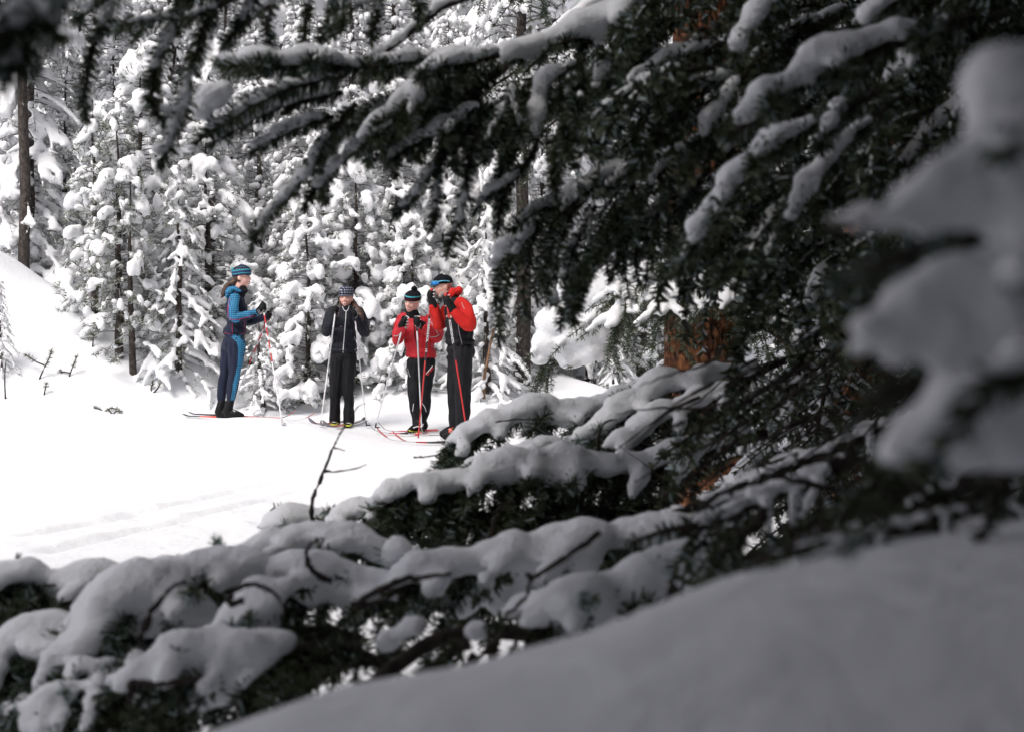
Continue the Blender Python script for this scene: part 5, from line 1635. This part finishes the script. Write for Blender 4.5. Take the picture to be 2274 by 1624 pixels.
    b([(380, 1560), (240, 1560), (120, 1550), (30, 1560), (-30, 1590)], (2.1, 2.0), 37, 22, (.2, .9), (.010, .004), 7, .16, hang=44, frost=.08, pad=1.15, sk=.88, lift=.75, sprig=6)
    b([(420, 1600), (300, 1600), (180, 1620)], (1.9, 1.8), 37, 0, (.2, .9), (.010, .004), 5, .14, hang=27, frost=.08, pad=1.15, sk=.88, lift=.75, sprig=6)
    # thick bare limbs under the low boughs
    b([(2600, 900, 2.4), (2100, 1060, 2.0), (1918, 1100, 1.9), (1802, 1160, 1.85), (1662, 1232, 1.8), (1522, 1296, 1.75), (1420, 1340, 1.75), (1180, 1388, 1.8), (1100, 1382, 1.8), (1000, 1392, 1.8), (916, 1420, 1.75), (850, 1470, 1.7), (794, 1516, 1.65)], 1.8, 24, 0, (0, 1), (.026, .010), 0, nd=False, blobs=((1060, 1400, 30), (920, 1390, 34), (860, 1420, 30)))
    b([(2500, 800, 2.7), (2100, 905, 2.5), (1942, 950, 2.4), (1802, 1006, 2.35), (1662, 1056, 2.3), (1522, 1112, 2.3), (1380, 1160, 2.3)], 2.4, 22, 14, (.2, .9), (.020, .006), 8, .18, dens=250, hang=10, lift=.8)
    b([(2450, 950, 1.3), (2250, 1010, 1.25), (2105, 1060, 1.2), (1980, 1150, 1.2), (1849, 1190, 1.2), (1760, 1230, 1.2)], 1.2, 40, 24, (.1, .85), (.012, .005), 0, nd=False, lift=.9)
    b([(1700, 1130), (1640, 1200), (1600, 1240), (1560, 1310)], 1.5, 30, 0, (0, 1), (.008, .003), 4, .08, dens=700)
    b([(800, 1420), (720, 1400), (640, 1420), (520, 1440), (440, 1490)], 1.9, 34, 0, (0, 1), (.010, .005), 8, .13, hang=16, frost=.06)
    b([(880, 1480), (760, 1440), (660, 1470), (560, 1520)], 1.8, 34, 0, (0, 1), (.010, .005), 8, .13, hang=14, frost=.06)
    b([(1040, 1420), (960, 1470), (920, 1520), (890, 1560)], 1.5, 34, 0, (0, 1), (.008, .004), 4, .08, hang=4)
    # dark blurred brush along the thick limb above the snow mound
    b([(2150, 1050, 1.5), (1960, 1100, 1.45), (1830, 1170, 1.4), (1700, 1230, 1.4), (1600, 1290, 1.4)], 1.42, 34, 0, (0, 1), (.012, .005), 10, .12, dens=420, hang=12, nw=.006)
    b([(1900, 1010, 1.7), (1780, 1070, 1.7), (1640, 1130, 1.65), (1500, 1190, 1.6)], 1.66, 30, 22, (.1, .9), (.012, .005), 8, .13, dens=420, hang=8, nw=.006)
    b([(2240, 1080, .95), (2120, 1110, .95), (2010, 1160, .93), (1930, 1220, .92)], .94, 44, 0, (0, 1), (.006, .003), 6, .06, dens=520, hang=4, nw=.004)
    for (x0, y0, x1, y1, dd) in ((2000, 1150, 1780, 1260, 1.0), (1840, 1200, 1830, 1290, 1.1), (1700, 1240, 1560, 1330, 1.1), (1640, 1270, 1650, 1340, 1.1), (2080, 1120, 2060, 1260, .9), (1500, 1300, 1420, 1400, 1.2), (1560, 1300, 1540, 1380, 1.2)):
        A.twig([(x0, y0), ((x0 + x1) / 2 + 8, (y0 + y1) / 2 - 6), (x1, y1)], dd, (.006, .003))
    b([(2300, 1110, .95), (2080, 1150, .9), (1900, 1200, .87), (1760, 1255, .85), (1650, 1310, .84)], .87, 40, 16, (.2, .9), (.006, .003), 8, .06, dens=600, hang=6, nw=.003)
    b([(1640, 1290, .95), (1500, 1340, .93), (1390, 1400, .92), (1280, 1450, .9)], .92, 34, 20, (.1, .9), (.006, .003), 7, .06, dens=600, hang=6, nw=.003)
    b([(1300, 1430, 1.0), (1150, 1480, .98), (1010, 1500, .96), (880, 1530, .95)], .97, 30, 16, (.2, .9), (.006, .003), 7, .06, dens=500, hang=5, nw=.003)
    # twigs against the gap under the limb
    for (x0, y0, x1, y1) in ((1120, 1400, 1010, 1510), (1165, 1400, 1090, 1500), (1170, 1405, 1160, 1500), (1185, 1405, 1172, 1520), (1195, 1400, 1220, 1470), (1230, 1420, 1175, 1500), (1270, 1440, 1230, 1520), (1300, 1400, 1296, 1460), (1100, 1420, 1085, 1515), (1050, 1450, 1000, 1530), (1240, 1440, 1300, 1380)):
        A.twig([(x0, y0), ((x0 + x1) / 2 + 6, (y0 + y1) / 2 - 4), (x1, y1)], 1.7, (.006, .003))
    A.twig([(696, 1180), (692, 1122), (700, 1090), (719, 1044), (739, 993), (762, 950), (790, 907), (815, 893)], 3.2, (.0075, .002))
    A.twig([(720, 1046), (770, 1043), (815, 1031)], 3.2, (.0038, .002))
    A.twig([(739, 993), (752, 995), (767, 1001)], 3.2, (.0036, .002))
    A.twig([(919, 1014), (950, 1013), (978, 1009), (985, 1020)], 4.0, (.004, .003))
    A.twig([(1100, 935), (1150, 930), (1200, 932)], 3.9, (.004, .003))
    A.twig([(1330, 1000), (1330, 960), (1345, 935), (1370, 930)], 3.2, (.006, .004))
    A.twig([(540, 1330), (510, 1340), (520, 1310), (560, 1295), (610, 1315), (632, 1350)], 1.7, (.0055, .004))
    A.twig([(735, 1290), (700, 1270), (680, 1235), (690, 1205), (710, 1195)], 1.9, (.006, .005))
    A.twig([(310, 1420), (330, 1370), (370, 1310), (410, 1290)], 1.6, (.007, .005))
    A.twig([(780, 1340), (840, 1310), (900, 1285), (1000, 1274)], 1.7, (.007, .005))
    A.twig([(790, 1345), (850, 1330), (900, 1300), (930, 1290)], 1.7, (.005, .003))
    A.twig([(1070, 1235), (1085, 1200), (1100, 1150), (1115, 1120), (1140, 1115)], 2.4, (.007, .004))
    A.twig([(1330, 1180), (1290, 1210), (1220, 1260), (1180, 1285), (1160, 1330), (1120, 1370)], 1.7, (.006, .004))
    A.twig([(1180, 1285), (1172, 1276), (1168, 1270)], 1.7, (.005, .004))
    A.twig([(296, 1512), (350, 1518), (420, 1508), (450, 1495)], 1.6, (.006, .004))
    A.twig([(300, 1515), (288, 1530), (290, 1560)], 1.6, (.008, .006))
    A.twig([(1900, 1100), (1740, 1060), (1640, 1080), (1560, 1120)], 1.6, (.006, .004))
    A.twig([(1960, 1180), (1970, 1250), (1985, 1280)], 1.1, (.006, .004))
    # --- very near, out of focus, right edge
    b([(3300, 150, 1.5), (2500, 300, 0.555), (2300, 300, 0.518), (2210, 330, 0.518), (2120, 380, 0.518), (2060, 430, 0.533), (1960, 480, 0.555), (1850, 515, 0.592)], .53, 60, 44, (.45, 1), (.008, .003), 4, .036, blobs=((2240, 180, 104), (2225, 240, 84), (2200, 300, 60), (2290, 300, 110), (2080, 415, 62), (2150, 425, 66), (2240, 420, 90), (2020, 460, 46), (1960, 490, 34), (1900, 500, 24), (2300, 420, 90), (2310, 500, 110), (2130, 480, 44), (2262, 375, 92), (2265, 480, 84), (2180, 455, 58), (2050, 500, 34)), dens=600, voxel=.0042)
    b([(3300, 500, 1.5), (2500, 560, 0.592), (2300, 580, 0.533), (2180, 600, 0.533), (2060, 650, 0.533), (1960, 700, 0.548), (1900, 745, 0.562)], .54, 60, 56, (.45, 1), (.008, .003), 4, .036, blobs=((2270, 590, 100), (2130, 630, 84), (2030, 670, 74), (1940, 725, 50), (2230, 690, 110), (2110, 720, 80), (2290, 680, 110), (2010, 740, 50), (2300, 760, 120), (2190, 770, 76), (2262, 745, 100), (2100, 790, 50), (1985, 790, 36), (2030, 745, 48)), dens=600, hang=3, voxel=.0042)
    b([(3300, 700, 1.5), (2500, 760, 0.592), (2300, 810, 0.533), (2180, 860, 0.533), (2080, 920, 0.533), (1990, 980, 0.548), (1950, 1010, 0.562)], .54, 60, 60, (.45, 1), (.008, .003), 4, .036, blobs=((2270, 830, 120), (2160, 880, 100), (2060, 950, 74), (2240, 960, 110), (2150, 980, 84), (2000, 1000, 44), (2290, 920, 120)), dens=600, hang=3, voxel=.0042)
    b([(2420, 470, .62), (2250, 510, .6), (2080, 560, .58), (1930, 620, .58)], .59, 50, 0, (0, 1), (.005, .003), 6, .05, dens=900, hang=4, nw=.003)
    b([(2420, 740, .62), (2250, 790, .6), (2080, 830, .58), (1940, 880, .58)], .59, 50, 0, (0, 1), (.005, .003), 6, .05, dens=900, hang=4, nw=.003)
    b([(2330, 980, .8), (2230, 1060, .8), (2190, 1130, .8), (2160, 1220, .8)], .8, 34, 0, (0, 1), (.005, .003), 2, .05, dens=700)
    b([(2200, 540), (2100, 560), (2020, 580), (1940, 600)], 1.2, 60, 0, (0, 1), (.008, .003), 6, .1, dens=500, hang=6)
    b([(2200, 1010), (2100, 1000), (2020, 1010), (1960, 1060)], 1.0, 50, 0, (0, 1), (.006, .003), 6, .08, dens=500, hang=5)

    # --- the two orange-barked firs
    T1 = NearFir('orange_barked_fir_tree', 'fir with stout orange-brown bark and one bright snow-heaped bough reaching the path', gpt(1.2, 8.0), 11)
    base = at(1556, 830, 8.0)
    bx, by = base[0], base[1]
    fir_trunk('trunk', gpt(bx, by), np.array([bx + .1, by, 13]), .27, .05, 'orange_bark', T1.root, .035, 3)
    b = T1.bough
    b([(1540, 690), (1460, 690), (1400, 672), (1330, 700), (1250, 745), (1195, 805)], (8.0, 8.3), 14, 22, (.2, 1), (.035, .01), 8, .4, dens=420, hang=22, frost=.1,
      blobs=((1290, 640, 52), (1330, 650, 56), (1350, 630, 44), (1245, 715, 52), (1215, 760, 36), (1197, 795, 20), (1290, 735, 54), (1310, 775, 40), (1265, 800, 26), (1335, 735, 44), (1345, 780, 22), (1250, 770, 34), (1285, 790, 26), (1375, 690, 26)))
    b([(1540, 650), (1460, 640), (1400, 660), (1370, 700), (1355, 725)], (7.9, 7.6), 14, 22, (.1, 1), (.03, .008), 9, .35, dens=420, hang=12, frost=.1)
    b([(1560, 600), (1540, 620), (1500, 660), (1470, 700)], (7.8, 7.3), 14, 18, (.1, 1), (.03, .008), 10, .35, dens=420, hang=10, frost=.1, blobs=((1520, 650, 26), (1532, 690, 22), (1480, 660, 22), (1550, 620, 30)))
    b([(1580, 560), (1600, 600), (1620, 640), (1600, 690)], (7.8, 7.4), 14, 16, (.1, 1), (.03, .008), 9, .35, dens=420, hang=10, frost=.1)
    b([(1540, 560), (1440, 590), (1380, 640), (1350, 650)], (7.9, 7.7), 14, 18, (.1, 1), (.03, .008), 9, .35, dens=420, hang=10, frost=.1)
    b([(1600, 700), (1680, 690), (1740, 720), (1790, 770)], (8.0, 7.8), 14, 18, (.1, 1), (.03, .008), 9, .35, dens=420, hang=10, frost=.1)
    T2 = NearFir('leaning_fir_tree', 'slimmer fir with flaking orange-brown bark half hidden behind dark twiggy boughs', gpt(1.34, 5.0), 12)
    p0, p1 = at(1850, 1010, 5.0), at(1900, 560, 5.1)
    dv = (p1 - p0) / (p1[2] - p0[2])
    g = gpt(p0[0], p0[1])
    fir_trunk('trunk', g, p0 + dv * (12 - p0[2]), .16, .03, 'orange_bark', T2.root, .04, 5)
    def clothe(T, p_lo, p_hi, z0, z1, nb, L0, L1, seed, dens, hw, sn, azs=None):
        r = np.random.default_rng(seed)
        for i in range(nb):
            z = z0 + (z1 - z0) * (i + r.uniform()) / nb
            t = (z - p_lo[2]) / (p_hi[2] - p_lo[2])
            q = p_lo + (p_hi - p_lo) * t
            az = r.uniform(*azs) if azs else i * 2.39996 + r.normal() * .4
            dr = np.array([math.cos(az), math.sin(az), 0])
            L = r.uniform(L0, L1)
            u = np.linspace(0, 1, 6)
            wp = q + dr * (L * u)[:, None] + Z * (L * (-.12 * u - r.uniform(.25, .5) * u * u))[:, None]
            T.bough(None or [(0, 0)] * 6, 5.0, hw, sn * r.choice([0, .7, 1.0]), (.25, .95), (.018, .004), 12, .42, dens=dens, hang=8, frost=.08, wp=wp, nw=.009, pad=1.2, vq=2.2)
    clothe(T2, p0, p1, 1.35, 3.4, 26, .8, 1.6, 41, 200, 20, 24, (-1.9, 1.4))
    clothe(T2, p0, p1, 0.75, 1.35, 7, .5, .9, 44, 200, 18, 20, (-2.4, -.4))
    t1a, t1b = np.array([bx, by, 0.0]), np.array([bx + .1, by, 13.0])
    clothe(T1, t1a, t1b, 2.9, 4.8, 26, 1.0, 1.7, 42, 170, 22, 34)
    clothe(T1, t1a, t1b, 0.9, 2.6, 12, .8, 1.5, 43, 180, 22, 30, (-.7, 1.7))
    # crowns of the big firs (out of the frame, they shade the near side) and more firs added round the camera to deepen that shade
    cr = [big_fir(301, 13.0, 2.7, 2.7, 115), big_fir(302, 14.0, 2.9, 3.0, 115), big_fir(303, 13.5, 2.9, 0.7, 135)]

    def crown_on(root, x, y, dz, k, sc=1.0, rot=0.0):
        o = bpy.data.objects.new('crown', cr[k][0])
        COL.objects.link(o)
        o.parent = root
        o.matrix_parent_inverse = Matrix.Translation(-root.location)
        o.location = (x, y, dz)
        o.scale = (sc, sc, 1)
        o.rotation_euler = (0, 0, rot)
        o['kind'] = 'stuff'
        s_ = bpy.data.objects.new('snow_load', cr[k][1])
        COL.objects.link(s_)
        s_.parent = o
    crown_on(A.root, 2.1, 2.9, 0.55, 0)
    crown_on(T2.root, 1.5, 5.0, 1.3, 1, .75, 1.0)
    crown_on(T1.root, bx, by, 1.6, 0, .9, 2.0)
    spots = [(1.9, 0.1, 1, 0), (-0.3, -1.7, .9, 1), (0.9, -1.3, .95, 1), (0.2, -3.7, 1, 2), (-2.9, -3.4, 1, 2), (3.6, -0.9, 1, 2), (4.7, 2.0, 1, 2), (4.6, 5.4, 1, 2), (4.9, 8.6, 1, 2), (4.0, 11.8, .8, 2), (-5.8, -3.6, 1, 2), (3.2, -4.2, 1, 2), (-8.9, -4.2, 1.1, 2), (7.4, 1.0, 1.1, 2), (7.6, 6.0, 1.1, 2), (7.4, 11, 1.1, 2), (6.6, 15, 1.0, 2)]
    for i, (x, y, sc, k) in enumerate(spots):
        t = thing('shading_fir_tree', 'tall dark fir added to shade the near side of the trail', 'tree', tuple(gpt(x, y)), 'firs around the viewpoint')
        fir_trunk('trunk', gpt(x, y), np.array([x, y, 13.0]), .2, .03, 'trunk', t)
        crown_on(t, x, y, 0.0, k, sc, i * 1.3)
    return A


build_people()
build_forest()
build_near()
bpy.data.scenes.remove(TMP)
